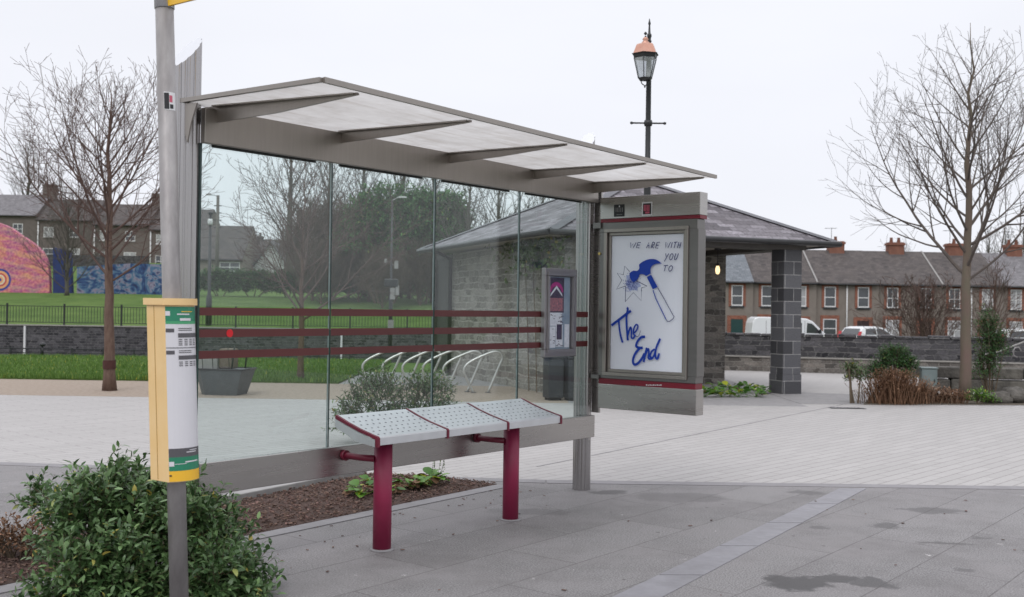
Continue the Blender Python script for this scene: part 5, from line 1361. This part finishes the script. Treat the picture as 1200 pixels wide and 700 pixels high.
# left terrace on the hill, 130 m away
LY = 130.0
def lx(px): return D(px, 360, LY).x
llabs = ['grey brown hillside house at the left edge', 'grey brown hillside house behind the left tree trunk, with tall chimney', 'hillside house with white framed windows just left of the bus stop pole', 'hillside house directly behind the bus stop pole']
for i in range(4):
    px0 = -25 + i * 66; x0 = lx(px0); w_ = 66 * LY / F
    zg = 5.4 - i * .35; ev = 6.6 - i*.15
    wn = [(1.5, 4.3, 5.5, 1.2, 'cross', M['curtain']), (4.6, 4.3, 5.5, 1.2, 'cross', M['pane']), (1.5, 1.6, 2.9, 1.3, 'cross', M['pane']), (4.6, 1.6, 2.9, 1.5, 'cross', M['curtain'])]
    h = terrace('hillside_house', llabs[i], 'houses on the hill to the left', x0, LY, zg, w_, 8, ev, 2.7, M['hslate'] if i else M['hslate_l'], M['dash_l'], wn, [(3.1, 2.1, .9, M['door_dark'])], chim=[(w_ * (.98 if i in (0, 2) else .05), 1.6, 1.5, 2)] if i in (0, 2) else [], surround=False, chimm=M['dash_l'], verge=False)
    m = MB(); m.tube([(.25, -.1, 0), (.25, -.1, ev)], .08, 6); m.build('downpipe', M['white'], h)
m = MB(); m.box((lx(-60), 112, 3.0), (lx(232), 112.3, 6.4)); m.build('boundary_wall', M['darkwall'], label='dark boundary wall between the murals and the hillside houses', cat='wall')
# houses seen through the first pane
def simple_house(name, label, px0, px1, dist, zbase, eave_py, ridge_py, roofm, wallm, wins=(), chim=(), rz=0, gable=False, dep=8):
    x0, x1 = D(px0, 350, dist).x, D(px1, 350, dist).x
    ez = D(px0, eave_py, dist).z - zbase; rz_ = D(px0, ridge_py, dist).z - zbase - ez
    if not gable:
        return terrace(name, label, 'houses beyond the green slope', x0, dist, zbase, x1 - x0, dep, ez, max(.6, rz_), roofm, wallm, wins, [], chim, rz, False, False, M['dash_l'])
    h = thing(name, label, 'house', (x0, dist, zbase), rz, 'houses beyond the green slope'); w_ = x1 - x0
    m = MB(); m.box((0, 0, -1.5), (w_, dep, ez)); m.prism([(0, 0, ez), (w_, 0, ez), (w_/2, 0, ez + rz_)], (0, dep, 0)); m.build('wall', wallm, h)
    m = MB(); m.prism([(-.35, -.3, ez - .30), (w_/2, -.3, ez + rz_), (w_ + .35, -.3, ez - .30), (w_ + .35, -.3, ez - .12), (w_/2, -.3, ez + rz_ + .2), (-.35, -.3, ez - .12)], (0, dep + .6, 0)); m.build('roof', roofm, h)
    for (wx, z0_, z1_, ww, br__, pn_) in wins: window(h, wx, z0_, z1_, ww, False, br__, pn_)
    return h
whiter = pm('white_render', (.50,.50,.49,1), (.42,.42,.41,1), 1, .9, coord='Object')
simple_house('bungalow', 'grey bungalow with large hipped slate roof behind the hedge, seen through the first pane', 205, 284, 100, 4.0, 302, 262, M['hslate'], M['dash'], [(5.1, .5, 1.4, 1.9, 'cross', M['pane'])])
simple_house('house', 'low dark roofed house with thin chimney between bungalow and white gable', 280, 322, 112, 4.2, 305, 279, M['hslate'], M['dash'], [], [(1.2, .5, .5, 1)])
simple_house('gabled_house', 'white gabled house above the hedge, seen through the first pane', 288, 345, 104, 4.2, 325, 284, M['hslate_l'], whiter, [], gable=True)
simple_house('stone_house', 'tall dark stone house with chimneys behind the brown thicket', 338, 440, 108, 4.0, 285, 256, M['hslate'], M['dash_l'], [(2, 2.6, 3.9, .9, 'cross', M['pane']), (5.5, 2.6, 3.9, .9, 'cross', M['pane'])], [(.6, 1.3, 1.1, 2), (7.6, 1.2, 1.0, 2)])

# ------------------------------------------------------------------ painted walls on the left
t = NT('painted_mural'); vec = t.coord('UV')
nz = t.noise(vec, .55, 3, .5, 2.0)
wv = t.n('ShaderNodeTexWave', wave_type='RINGS'); wv.inputs['Scale'].default_value = .35; wv.inputs['Distortion'].default_value = 7; wv.inputs['Detail'].default_value = 2; t.l(vec, wv.inputs['Vector'])
c1_ = t.ramp(nz.outputs[0], [(.30, (.03,.04,.20,1)), (.40, (.24,.03,.22,1)), (.50, (.42,.04,.24,1)), (.60, (.50,.12,.10,1)), (.72, (.62,.28,.12,1))])
c2_ = t.ramp(wv.outputs[0], [(.0, (.65,.22,.14,1)), (.5, (.62,.08,.22,1)), (1, (.75,.42,.20,1))])
cc_ = t.mix(.45, c1_, c2_); n3 = t.noise(vec, 6, 3); cc_ = t.mix(.25, cc_, t.ramp(n3.outputs[0], [(.4, (.1,.08,.2,1)), (.6, (.9,.6,.4,1))])); t.bsdf(cc_, .8); M['mural'] = t.m
t = NT('blue_mural'); vec = t.coord('UV'); nz = t.noise(vec, .9, 5, .6, 2.5)
t.bsdf(t.ramp(nz.outputs[0], [(.32, (.02,.025,.07,1)), (.44, (.03,.07,.19,1)), (.52, (.10,.19,.28,1)), (.58, (.28,.24,.32,1)), (.66, (.035,.05,.12,1))]), .8); M['mural_b'] = t.m
t = NT('deep_blue_mural'); vec = t.coord('UV'); nz = t.noise(vec, .7, 3, .6, 1.0)
t.bsdf(t.ramp(nz.outputs[0], [(.35, (.02,.02,.10,1)), (.55, (.02,.04,.14,1)), (.7, (.03,.09,.24,1))]), .8); M['mural_d'] = t.m
MY = 75.0
def mural(label, outl, mats, extra=None, thick=.4, dist=MY):
    x0 = D(outl[0][0], 350, dist).x
    o = thing('mural_wall', label, 'mural', (x0, dist, 0), 0, 'painted walls on the green slope')
    pts = [D(px, py, dist) - Vector((x0, dist, 0)) for px, py in outl]
    m = MB(); m.prism(pts, (0, thick, 0)); m.build('painted_face', mats, o)
    return o, x0
curve_ = smooth([(-60, 256), (-20, 257), (8, 265), (25, 276), (42, 288), (52, 300), (57, 318), (58, 345)], 4)
o, x0 = mural('curved wall painted pink and orange with a round disc, at the left edge', [(-60, 348)] + curve_, M['mural'])
md = [pm('disc_orange', (.78,.42,.18,1), (.70,.30,.16,1), 6, .8, coord='Object'), pm('disc_red', (.55,.10,.10,1), None, 6, .8, coord='Object'), pm('disc_cream', (.75,.65,.48,1), None, 6, .8, coord='Object'), pm('disc_blue', (.05,.07,.30,1), None, 6, .8, coord='Object')]
m = MB()
for k, (r_, mi) in enumerate(((13, 3), (10.5, 0), (8, 1), (6, 2), (4, 0), (2, 3))):
    c = D(0, 328, MY) - Vector((x0, MY, 0)); rr = r_ * MY / F
    m.prism([(c.x + rr*math.cos(a*PI/14), -.002 - .004*k, c.z + rr*math.sin(a*PI/14)) for a in range(28)], (0, .003, 0), mi)
m.build('painted_disc', md, o)
mural('narrow deep blue painted wall between the pink mural and the tree', [(62, 345), (62, 290), (82, 294), (84, 345)], M['mural_d'])
mural('long low wall painted with blue and violet swirls, behind the tree', [(90, 346), (90, 313), (150, 309), (232, 311), (232, 346)], M['mural_b'])

# ------------------------------------------------------------------ river wall, railings
rvw = thing('river_wall', 'long dark stone river wall below the green slope', 'wall', (-45, 49.9, 0), 0)
m = MB(); m.box((0, 0, -2), (51, .5, .31)); m.build('wall_face', M['darkwall'], rvw)
m = MB(); m.box((0, -.05, .311), (51, .55, .36)); m.build('wall_coping', M['coping'], rvw)
m = MB()
for px in (28.3, 400, 540): x = D(px, 400, 49.8).x + 45; m.box((x - .04, -.09, -1.7), (x + .04, -.001, .30))
m.build('drain_pipe', M['white'], rvw)
rl = thing('railing', 'black vertical bar railing on top of the river wall', 'railing', (0, 50.1, .36), 0)
x = D(-60, 370, 50).x; bay = 1.66 * 1.62; k = 0
while x < 6:
    m = MB(); m.box((x-.035, -.035, 0), (x+.035, .035, 1.0)); m.build('post', M['black'], rl)
    m = MB(); m.box((x+.036, -.015, .86), (x+bay-.036, .015, .89)); m.box((x+.036, -.015, .10), (x+bay-.036, .015, .13))
    nb2 = 19
    for j in range(1, nb2): xx = x + bay * j / nb2; m.box((xx-.010, -.008, .131), (xx+.010, .008, .859))
    m.build('bar_panel', M['black'], rl); x += bay; k += 1
kn = thing('knee_rail', 'low black knee rail at the far edge of the grass strip', 'railing', (0, 28.3, .03), 0)
x = D(-60, 410, 28.3).x; m = MB(); m.tube([(x, 0, .17), (-2.2, 0, .17)], .016, 6); m.tube([(x, 0, .06), (-2.2, 0, .06)], .010, 6); m.build('rail', M['black'], kn)
while x < -2.3:
    m = MB(); m.box((x-.02, -.02, -.05), (x+.02, .02, .20)); m.build('post', M['black'], kn); x += .82
m = MB(); xx = D(50, 400, 28.3).x; m.tube([(xx, 0, 0), (xx, 0, .22)], .03, 8); m.lathe([(.02, .22), (.075, .25), (.085, .29), (.05, .33)], 12, (xx, 0, 0)); m.build('finial_post', M['black'], kn)

# ------------------------------------------------------------------ masts and lamps
def lamp_glass(name, col=(.85,.88,.92,1)):
    return pm(name, col, tuple(c*.9 for c in col[:3]) + (1,), 3, .15, coord='Object')
# copper topped street lamp behind the shelter
lb = Vector((D(757.5, 300, 15.4).x, 15.4, 0)); pxm = 15.4 / F
sl_ = thing('street_lamp', 'tall black street lamp with copper topped lantern and ladder bar above the poster panel', 'street lamp', tuple(lb), 0)
zt_ = lambda py: D(760, py, 15.4).z
m = MB(); m.lathe([(.12, 0), (.12, .25), (.085, .32), (.075, 1.0), (.062, 1.1), (.053, 2.2), (.050, 3.4), (.052, 3.42), (.052, 3.5), (.040, 3.52), (.036, zt_(62)), (.05, zt_(62)+.01), (.05, zt_(58)), (.03, zt_(56)), (.024, zt_(45)), (.034, zt_(43)), (.034, zt_(41)), (.018, zt_(39)), (.012, zt_(30)), (.02, zt_(28)), (.004, zt_(22))], 16)
m.build('post', M['black'], sl_)
m = MB(); zb_ = zt_(144.5); m.tube([(-.24, 0, zb_), (.24, 0, zb_)], .012, 8)
for x in (-.24, .24): m.lathe([(.008, -.02), (.022, -.012), (.022, .012), (.008, .02)], 8, (x, 0, zb_))
m.lathe([(.055, zb_-.04), (.065, zb_), (.055, zb_+.04)], 12); m.build('ladder_bar', M['black'], sl_)
lz = zt_(103); lx_ = -.075; ly_ = -.16
m = MB()
zc = zt_(44)
m.tube([(0, 0, zt_(60)), (lx_*.5, ly_*.5, zt_(52)), (lx_, ly_, zt_(46)), (lx_, ly_, zt_(50))], .012, 8)
m.tube([(.0, -.02, zt_(54)), (.02, -.07, zt_(50)), (-.01, -.10, zt_(48))], .008, 6); m.lathe([(.01,-.02), (.026,0), (.01,.025)], 10, (lx_, ly_, zt_(43))); m.build('bracket', M['black'], sl_)
def ring4(m, r0_, z0_, r1_, z1_, mat=0, n=6, rot=.26):
    v = [(lx_ + 1.2*r*math.cos(rot + 2*PI*k/n), ly_ + 1.2*r*math.sin(rot + 2*PI*k/n), z) for r, z in ((r0_, z0_), (r1_, z1_)) for k in range(n)]
    m.add(v, [(k, (k+1) % n, n+(k+1) % n, n+k) for k in range(n)], mat); m.add(v, [tuple(range(n))[::-1], tuple(range(n, 2*n))], mat)
copper = pm('copper_hood', (.50,.25,.18,1), (.60,.36,.28,1), 6, .38, .55, coord='Object')
lant = MB(); ring4(lant, .145, zt_(71.5), .155, zt_(68.5)); ring4(lant, .150, zt_(68.4), .172, zt_(67), 0); lant_o = lant.build('lantern', M['black'], sl_)
m = MB(); ring4(m, .155, zt_(66.9), .115, zt_(57)); ring4(m, .115, zt_(56.9), .10, zt_(55.5)); m.lathe([(.06, zt_(55.4)), (.062, zt_(54)), (.03, zt_(51)), (.045, zt_(49.5)), (.02, zt_(47))], 14, (lx_, ly_, 0)); m.build('copper_hood', copper, lant_o)
m = MB(); ring4(m, .082, zt_(94.5), .138, zt_(72)); m.build('lantern_glass', glass('lantern_glass', (.82,.84,.88,1), 1.2, .75), lant_o)
m = MB()
for k in range(6):
    a = .26 + 2*PI*k/6; m.tube([(lx_ + .103*math.cos(a), ly_ + .103*math.sin(a), zt_(94.5)), (lx_ + .172*math.cos(a), ly_ + .172*math.sin(a), zt_(71.6))], .007, 6)
ring4(m, .075, zt_(97), .094, zt_(94.6))
m.tube([(lx_ - .06, ly_, zt_(96.5)), (lx_ - .045, ly_, zt_(101)), (lx_, ly_, zt_(103.5)), (lx_ + .045, ly_, zt_(101)), (lx_ + .06, ly_, zt_(96.5))], .008, 6); m.lathe([(.004, zt_(106)), (.014, zt_(104.5)), (.006, zt_(103))], 8, (lx_, ly_, 0)); m.build('lantern_frame', M['black'], lant_o)
# black lamp post on the river wall, grey mast, telegraph pole
def post_thing(name, label, cat, px, dist, ztop_py, r_, mat, zbase):
    x = D(px, 350, dist).x; zt2 = D(px, ztop_py, dist).z
    o = thing(name, label, cat, (x, dist, zbase), 0); m = MB(); hh = zt2 - zbase
    m.lathe([(r_*1.7, -.6), (r_*1.7, hh*.25), (r_*1.5, hh*.27), (r_, hh*.30), (r_*.75, hh)], 12); m.build('pole', mat, o); return o, hh
o, hh = post_thing('lamp_post', 'black lamp post beyond the river railing, seen at the left edge of the first pane', 'street lamp', 245, 52, 252, .085, M['black'], .3)
m = MB(); m.lathe([(.06, 0), (.13, .06), (.13, .12), (.03, .16)], 12, (0, 0, hh)); lh = m.build('lamp_head', M['black'], o)
m = MB(); m.lathe([(.10, -.5), (.12, -.40), (.12, -.28), (.10, -.2)], 12, (0, -.02, hh)); m.build('pale_collar', M['white'], o)
o, hh = post_thing('lamp_mast', 'grey steel mast with floodlight head and white equipment boxes, in front of the thicket', 'mast', 458, 46, 235, .05, M['gutter'], -.04 + .3)
m = MB(); m.tube([(0,0,hh), (.25,-.1,hh+.12), (.42,-.15,hh+.12)], .02, 6); m.prism([(.30,-.25,hh+.10), (.62,-.25,hh+.10), (.62,-.05,hh+.10), (.30,-.05,hh+.10)], (0,0,.06)); m.build('lamp_head', M['white'], o)
m = MB()
for (x, z, w_, h_) in ((.22, 3.0, .16, .34), (-.24, 3.15, .10, .2), (.28, 1.9, .14, .42), (.08, 1.75, .2, .5)):
    m.box((x-w_/2, -.12, z-h_/2), (x+w_/2, .02, z+h_/2)); m.tube([(0, 0, z), (x, 0, z)], .015, 6)
m.build('equipment_box', M['flash'], o)
m = MB(); m.box((-.28, -.16, 2.05), (.30, .16, 2.38)); m.build('dark_box', M['black'], o, bevel=.03)
m = MB(); m.box((-.10, -.14, .05), (.14, .04, .62)); m.build('control_cabinet', M['flash'], o)
x = D(253.5, 350, 88).x; tz = D(253.5, 229, 88).z; zb2 = th(x, 88)
tp_ = thing('telegraph_pole', 'wooden telegraph pole with street light arm behind the bungalow, seen through the first pane', 'telegraph pole', (x, 88, zb2), 0)
m = MB(); m.tube([(0,0,-.3), (0,0,tz-zb2)], [.17,.12], 10); m.build('pole', pm('weathered_timber', (.10,.09,.08,1), (.15,.14,.12,1), 3, .9, coord='Object'), tp_)
m = MB(); hh = tz - zb2
for z in (hh-.9, hh-1.5, hh-2.1, hh-2.7): m.box((-.32, -.05, z), (.32, .05, z+.07))
m.tube([(0,0,hh-.1), (-.35,-.1,hh+.0), (-.6,-.1,hh+.02)], .03, 6); m.build('crossarm', M['gutter'], tp_)
m = MB(); m.box((-.95,-.2,hh-.02), (-.55,.0,hh+.10)); m.build('lamp_head', M['flash'], tp_)
wr = thing('overhead_wire', 'thin sagging wires running right from the telegraph pole', 'wire', (x, 88, 0), 0)
for j, (z0_, px1, py1) in enumerate(((tz-.8, 345, 238), (tz-1.4, 345, 250), (tz - 2.0, 330, 283))):
    e_ = D(px1, py1, 96) - Vector((x, 88, 0)); s_ = Vector((0, 0, z0_)); m = MB(); m.tube([s_.lerp(e_, k/8) - Vector((0,0,.5*math.sin(PI*k/8))) for k in range(9)], .014, 4, cap=False); m.build('cable', M['gutter'], wr)

# ------------------------------------------------------------------ cycle stands
def cyc(base, lab, first=[None]):
    if first[0] is None:
        o = thing('cycle_stand', lab, 'bicycle stand', tuple(base), R(12), 'row of bent tube cycle stands')
        m = MB()
        pts = [(0,0,-.02), (-.13,0,.26), (-.17,0,.36), (-.15,0,.45), (-.06,0,.53), (.12,0,.62), (.30,0,.69), (.40,0,.70), (.47,0,.66), (.49,0,.58), (.44,0,.46), (.24,0,-.02)]
        m.tube([Vector(p) for p in smooth(pts, 4)], .021, 10); m.build('tube_frame', pm('stand_steel', (.56,.55,.53,1), (.48,.47,.45,1), 5, .35, .75, coord='Object'), o)
        m = MB(); m.lathe([(.05, 0), (.05, .012)], 12, (0,0,0)); m.build('foot_plate', M['gutter'], o)
        m = MB(); m.lathe([(.05, 0), (.05, .012)], 12, (.25,0,0)); m.build('foot_plate', M['gutter'], o)
        first[0] = o; return o
    o = copy_tree(first[0]); o.location = base; o['label'] = lab; return o
cl_ = ['rightmost bent steel cycle stand, nearest the camera', 'second bent steel cycle stand from the right end of the row', 'third bent steel cycle stand from the right, just left of the nearest pane joint', 'bent steel cycle stand in the middle of the row behind the bush', 'second bent steel cycle stand from the left end, mostly behind the bush', 'leftmost bent steel cycle stand above the bush']
for i in range(6):
    g = G(555, 460.5); cyc(Vector((g.x - i * .36, g.y + i * .10, 0)), cl_[i])
# ------------------------------------------------------------------ dark litter bins against the side wall
def bin_(px, w_, hh, lab, dist=16.95):
    x = D(px, 400, dist).x
    o = thing('litter_bin', lab, 'litter bin', (x, dist, 0), R(20), 'black litter bins by the pavilion')
    mm = pm('bin_charcoal', (.018,.020,.024,1), (.035,.038,.042,1), 4, .45, coord='Object')
    m = MB(); m.prism([(-w_/2,-w_/2,.04), (w_/2,-w_/2,.04), (w_/2,w_/2,.04), (-w_/2,w_/2,.04)], (0,0,hh-.20)); m.build('body', mm, o, bevel=.012)
    m = MB(); m.box((-w_/2-.012,-w_/2-.012,hh-.155), (w_/2+.012,w_/2+.012,hh-.12)); m.box((-w_/2+.01,-w_/2+.01,hh-.119), (w_/2-.01,w_/2-.01,hh-.05)); m.box((-w_/2-.012,-w_/2-.012,hh-.049), (w_/2+.012,w_/2+.012,hh)); m.build('hood', M['black'], o, bevel=.01)
    m = MB(); m.box((-w_/2+.03,-w_/2+.03,0), (w_/2-.03,w_/2-.03,.039)); m.build('base', M['rubber'], o)
bin_(649, .26, .82, 'left one of the black bins under the notice case, against the stone wall'); bin_(672, .26, .82, 'right one of the black bins beside the far shelter post')
# ------------------------------------------------------------------ trough planter with wire guard on the gravel
tb = G(255, 464.0); tb.y += .3
tr_ = thing('trough_planter', 'dark grey tapered trough with wire guard on the gravel, seen through the first pane', 'planter', (tb.x, tb.y, 0), R(-8))
tm_ = pm('trough_grey', (.075,.085,.09,1), (.10,.11,.115,1), 5, .55, .2, coord='Object', dirt=.3)
def hexring(wt, dt, z): return [(-wt, -dt*.35, z), (-wt*.62, -dt, z), (wt, -dt, z), (wt, dt, z), (-wt*.7, dt, z)]
a, b = hexring(.32, .22, .0), hexring(.43, .30, .41)
m = MB(); m.add(a + b, [(k, (k+1) % 5, 5+(k+1) % 5, 5+k) for k in range(5)] + [(4,3,2,1,0), (5,6,7,8,9)]); m.build('trough', tm_, tr_)
m = MB(); b2_ = [Vector(p) for p in hexring(.44, .31, .415)]
for k in range(5): m.tube([b2_[k], b2_[(k+1) % 5]], .014, 6)
m.build('rim', M['black'], tr_)
m = MB()
for x in (-.38, -.22, -.05, .22): m.tube([(x, -.28, .42), (x - .03, -.28, .80)], .006, 5)
m.tube([(.26, -.28, .42), (.30, -.27, .80)], .014, 6); m.tube([(-.41, -.28, .80), (.30, -.27, .80)], .010, 6); m.tube([(-.41, .28, .80), (.30, .27, .80)], .010, 6); m.tube([(.30, -.27, .80), (.30, .27, .80)], .010, 6); m.tube([(.26, .28, .42), (.30, .27, .80)], .014, 6)
m.build('wire_guard', M['black'], tr_)
m = MB(); m.box((-.36, -.2, .42), (-.02, .1, .60)); m.build('pale_insert', M['flash'], tr_)
m = MB(); m.box((-.02, -.15, .42), (.2, .15, .74)); m.build('rusty_box', pm('rusty_insert', (.12,.08,.06,1), (.18,.15,.13,1), 9, .9, coord='Object'), tr_, bevel=.03)

# ------------------------------------------------------------------ vehicles (behind the wall)
M['carw'] = pm('white_car_paint', (.74,.75,.77,1), (.70,.71,.73,1), 1, .22, coord='Object')
M['carg'] = pm('car_glass', (.018,.022,.026,1), (.035,.04,.045,1), 1, .06, coord='Object', spec=.9)
M['tail'] = pm('tail_lamp_red', (.50,.02,.03,1), None, 1, .3, coord='Object')
def wheel(o, x, y, r_):
    m = MB(); m.tube([(x, y-.1, r_), (x, y+.1, r_)], r_, 20); w_ = m.build('wheel', M['rubber'], o)
    m = MB(); m.tube([(x, y-.115, r_), (x, y+.115, r_)], r_*.6, 14); m.build('rim', M['galv'], w_)
# van, side on, nose to the right
vx = D(876, 380, 67).x; vL = (978 - 876) * 67 / F
van = thing('panel_van', 'white high roofed panel van parked behind the wall, nose to the right', 'van', (vx, 66, -1.12), 0)
s = vL / 5.6
def vp(L): return [(x*s, 0, z*.92) for x, z in L]
m = MB(); m.prism(vp([(.0,.45), (.02,1.2), (.10,2.05), (.22,2.36), (.45,2.46), (3.0,2.44), (3.55,2.38), (3.95,2.18), (4.55,1.55), (4.75,1.36), (5.30,1.18), (5.52,1.0), (5.58,.6), (5.52,.38), (4.9,.34), (.2,.34)]), (0, 1.95, 0)); vb = m.build('body', M['carw'], van, bevel=.06)
m = MB(); m.prism([(p[0], -.006, p[2]) for p in vp([(3.52,1.42), (3.55,2.10), (3.86,2.06), (4.40,1.52), (4.42,1.40)])], (0, .010, 0)); m.build('cab_window', M['carg'], van)
m = MB(); m.prism([(p[0], -.006, p[2]) for p in vp([(2.70,1.42), (2.70,2.10), (3.22,2.10), (3.22,1.42)])], (0, .010, 0)); m.build('side_window', M['carg'], van)
m = MB(); m.prism(vp([(3.98,2.12), (4.56,1.52), (4.60,1.56), (4.02,2.16)]), (0, 1.6, 0)); m.v = [(v[0], v[1] + .17, v[2]) for v in m.v]; m.build('windscreen', M['carg'], van)
m = MB()
for x in (.95, 1.95, 2.60, 3.40): m.box((x*s, -.008, .55), (x*s+.015, -.001, 2.05))
m.build('panel_gap', M['gutter'], van)
m = MB(); m.box((4.32*s, -.20, 1.30), (4.42*s, -.01, 1.55)); m.build('wing_mirror', M['black'], van, bevel=.02)
for x in (1.0, 4.65):
    for y in (.02, 1.93): wheel(van, x*s, y, .34)
def car(label, px, dist, rz, grp):
    o = thing('parked_car', label, 'car', (D(px, 390, dist).x, dist, -.80), rz, grp)
    m = MB(); m.prism([(-2.0,0,.35), (-2.05,0,.75), (-1.95,0,.95), (1.0,0,.92), (1.75,0,.80), (2.02,0,.62), (2.05,0,.35)], (0,1.7,0)); m.v = [(v[0], v[1]-.85, v[2]) for v in m.v]; m.build('body', M['carw'], o, bevel=.06)
    cbp = [(-1.95,.94), (-1.60,1.38), (-1.2,1.47), (-.2,1.48), (.35,1.38), (1.15,.92)]
    m = MB(); m.add([(x, -.80 + .16*(z-.9)/.55, z) for x, z in cbp] + [(x, .80 - .16*(z-.9)/.55, z) for x, z in cbp], [(0,1,2,3,4,5), (11,10,9,8,7,6)] + [(k+1, k, 6+k, 7+k) for k in range(5)] + [(0,5,11,6)]); m.build('cabin', M['carw'], o, bevel=.04)
    for sgn in (-1, 1):
        for q in ([(-1.45,1.0), (-1.30,1.34), (-.45,1.38), (-.45,1.0)], [(-.37,1.0), (-.37,1.38), (.25,1.32), (.85,1.0)]):
            m = MB(); pts = [(x, sgn*(.80 - .16*(z-.9)/.55 + .004), z) for x, z in q]; m.prism(pts, (0, sgn*.006, 0)); m.build('side_window', M['carg'], o)
        m = MB(); m.prism([(-2.03, sgn*.60, .72), (-2.03, sgn*.84, .72), (-1.82, sgn*.84, 1.18), (-1.82, sgn*.66, 1.18)], (-.035, 0, .01)); m.build('tail_lamp', M['tail'], o)
    m = MB(); m.prism([(-1.93,-.62,1.02), (-1.93,.62,1.02), (-1.65,.55,1.34), (-1.65,-.55,1.34)], (-.02,0,.012)); m.build('rear_window', M['carg'], o)
    m = MB(); m.prism([(1.10,-.68,.97), (.42,-.60,1.36), (.42,.60,1.36), (1.10,.68,.97)], (.02,0,.02)); m.build('windscreen', M['carg'], o)
    for x in (-1.25, 1.3):
        for y in (-.80, .80): wheel(o, x, y, .30)
    return o
car('small white hatchback with red tail lamp behind the wall, below the dark front door', 1021, 64, R(32), 'white cars on the terrace street')
car('white car at the right edge, partly cut off, behind the handrail', 1203, 62, R(5), 'white cars on the terrace street')
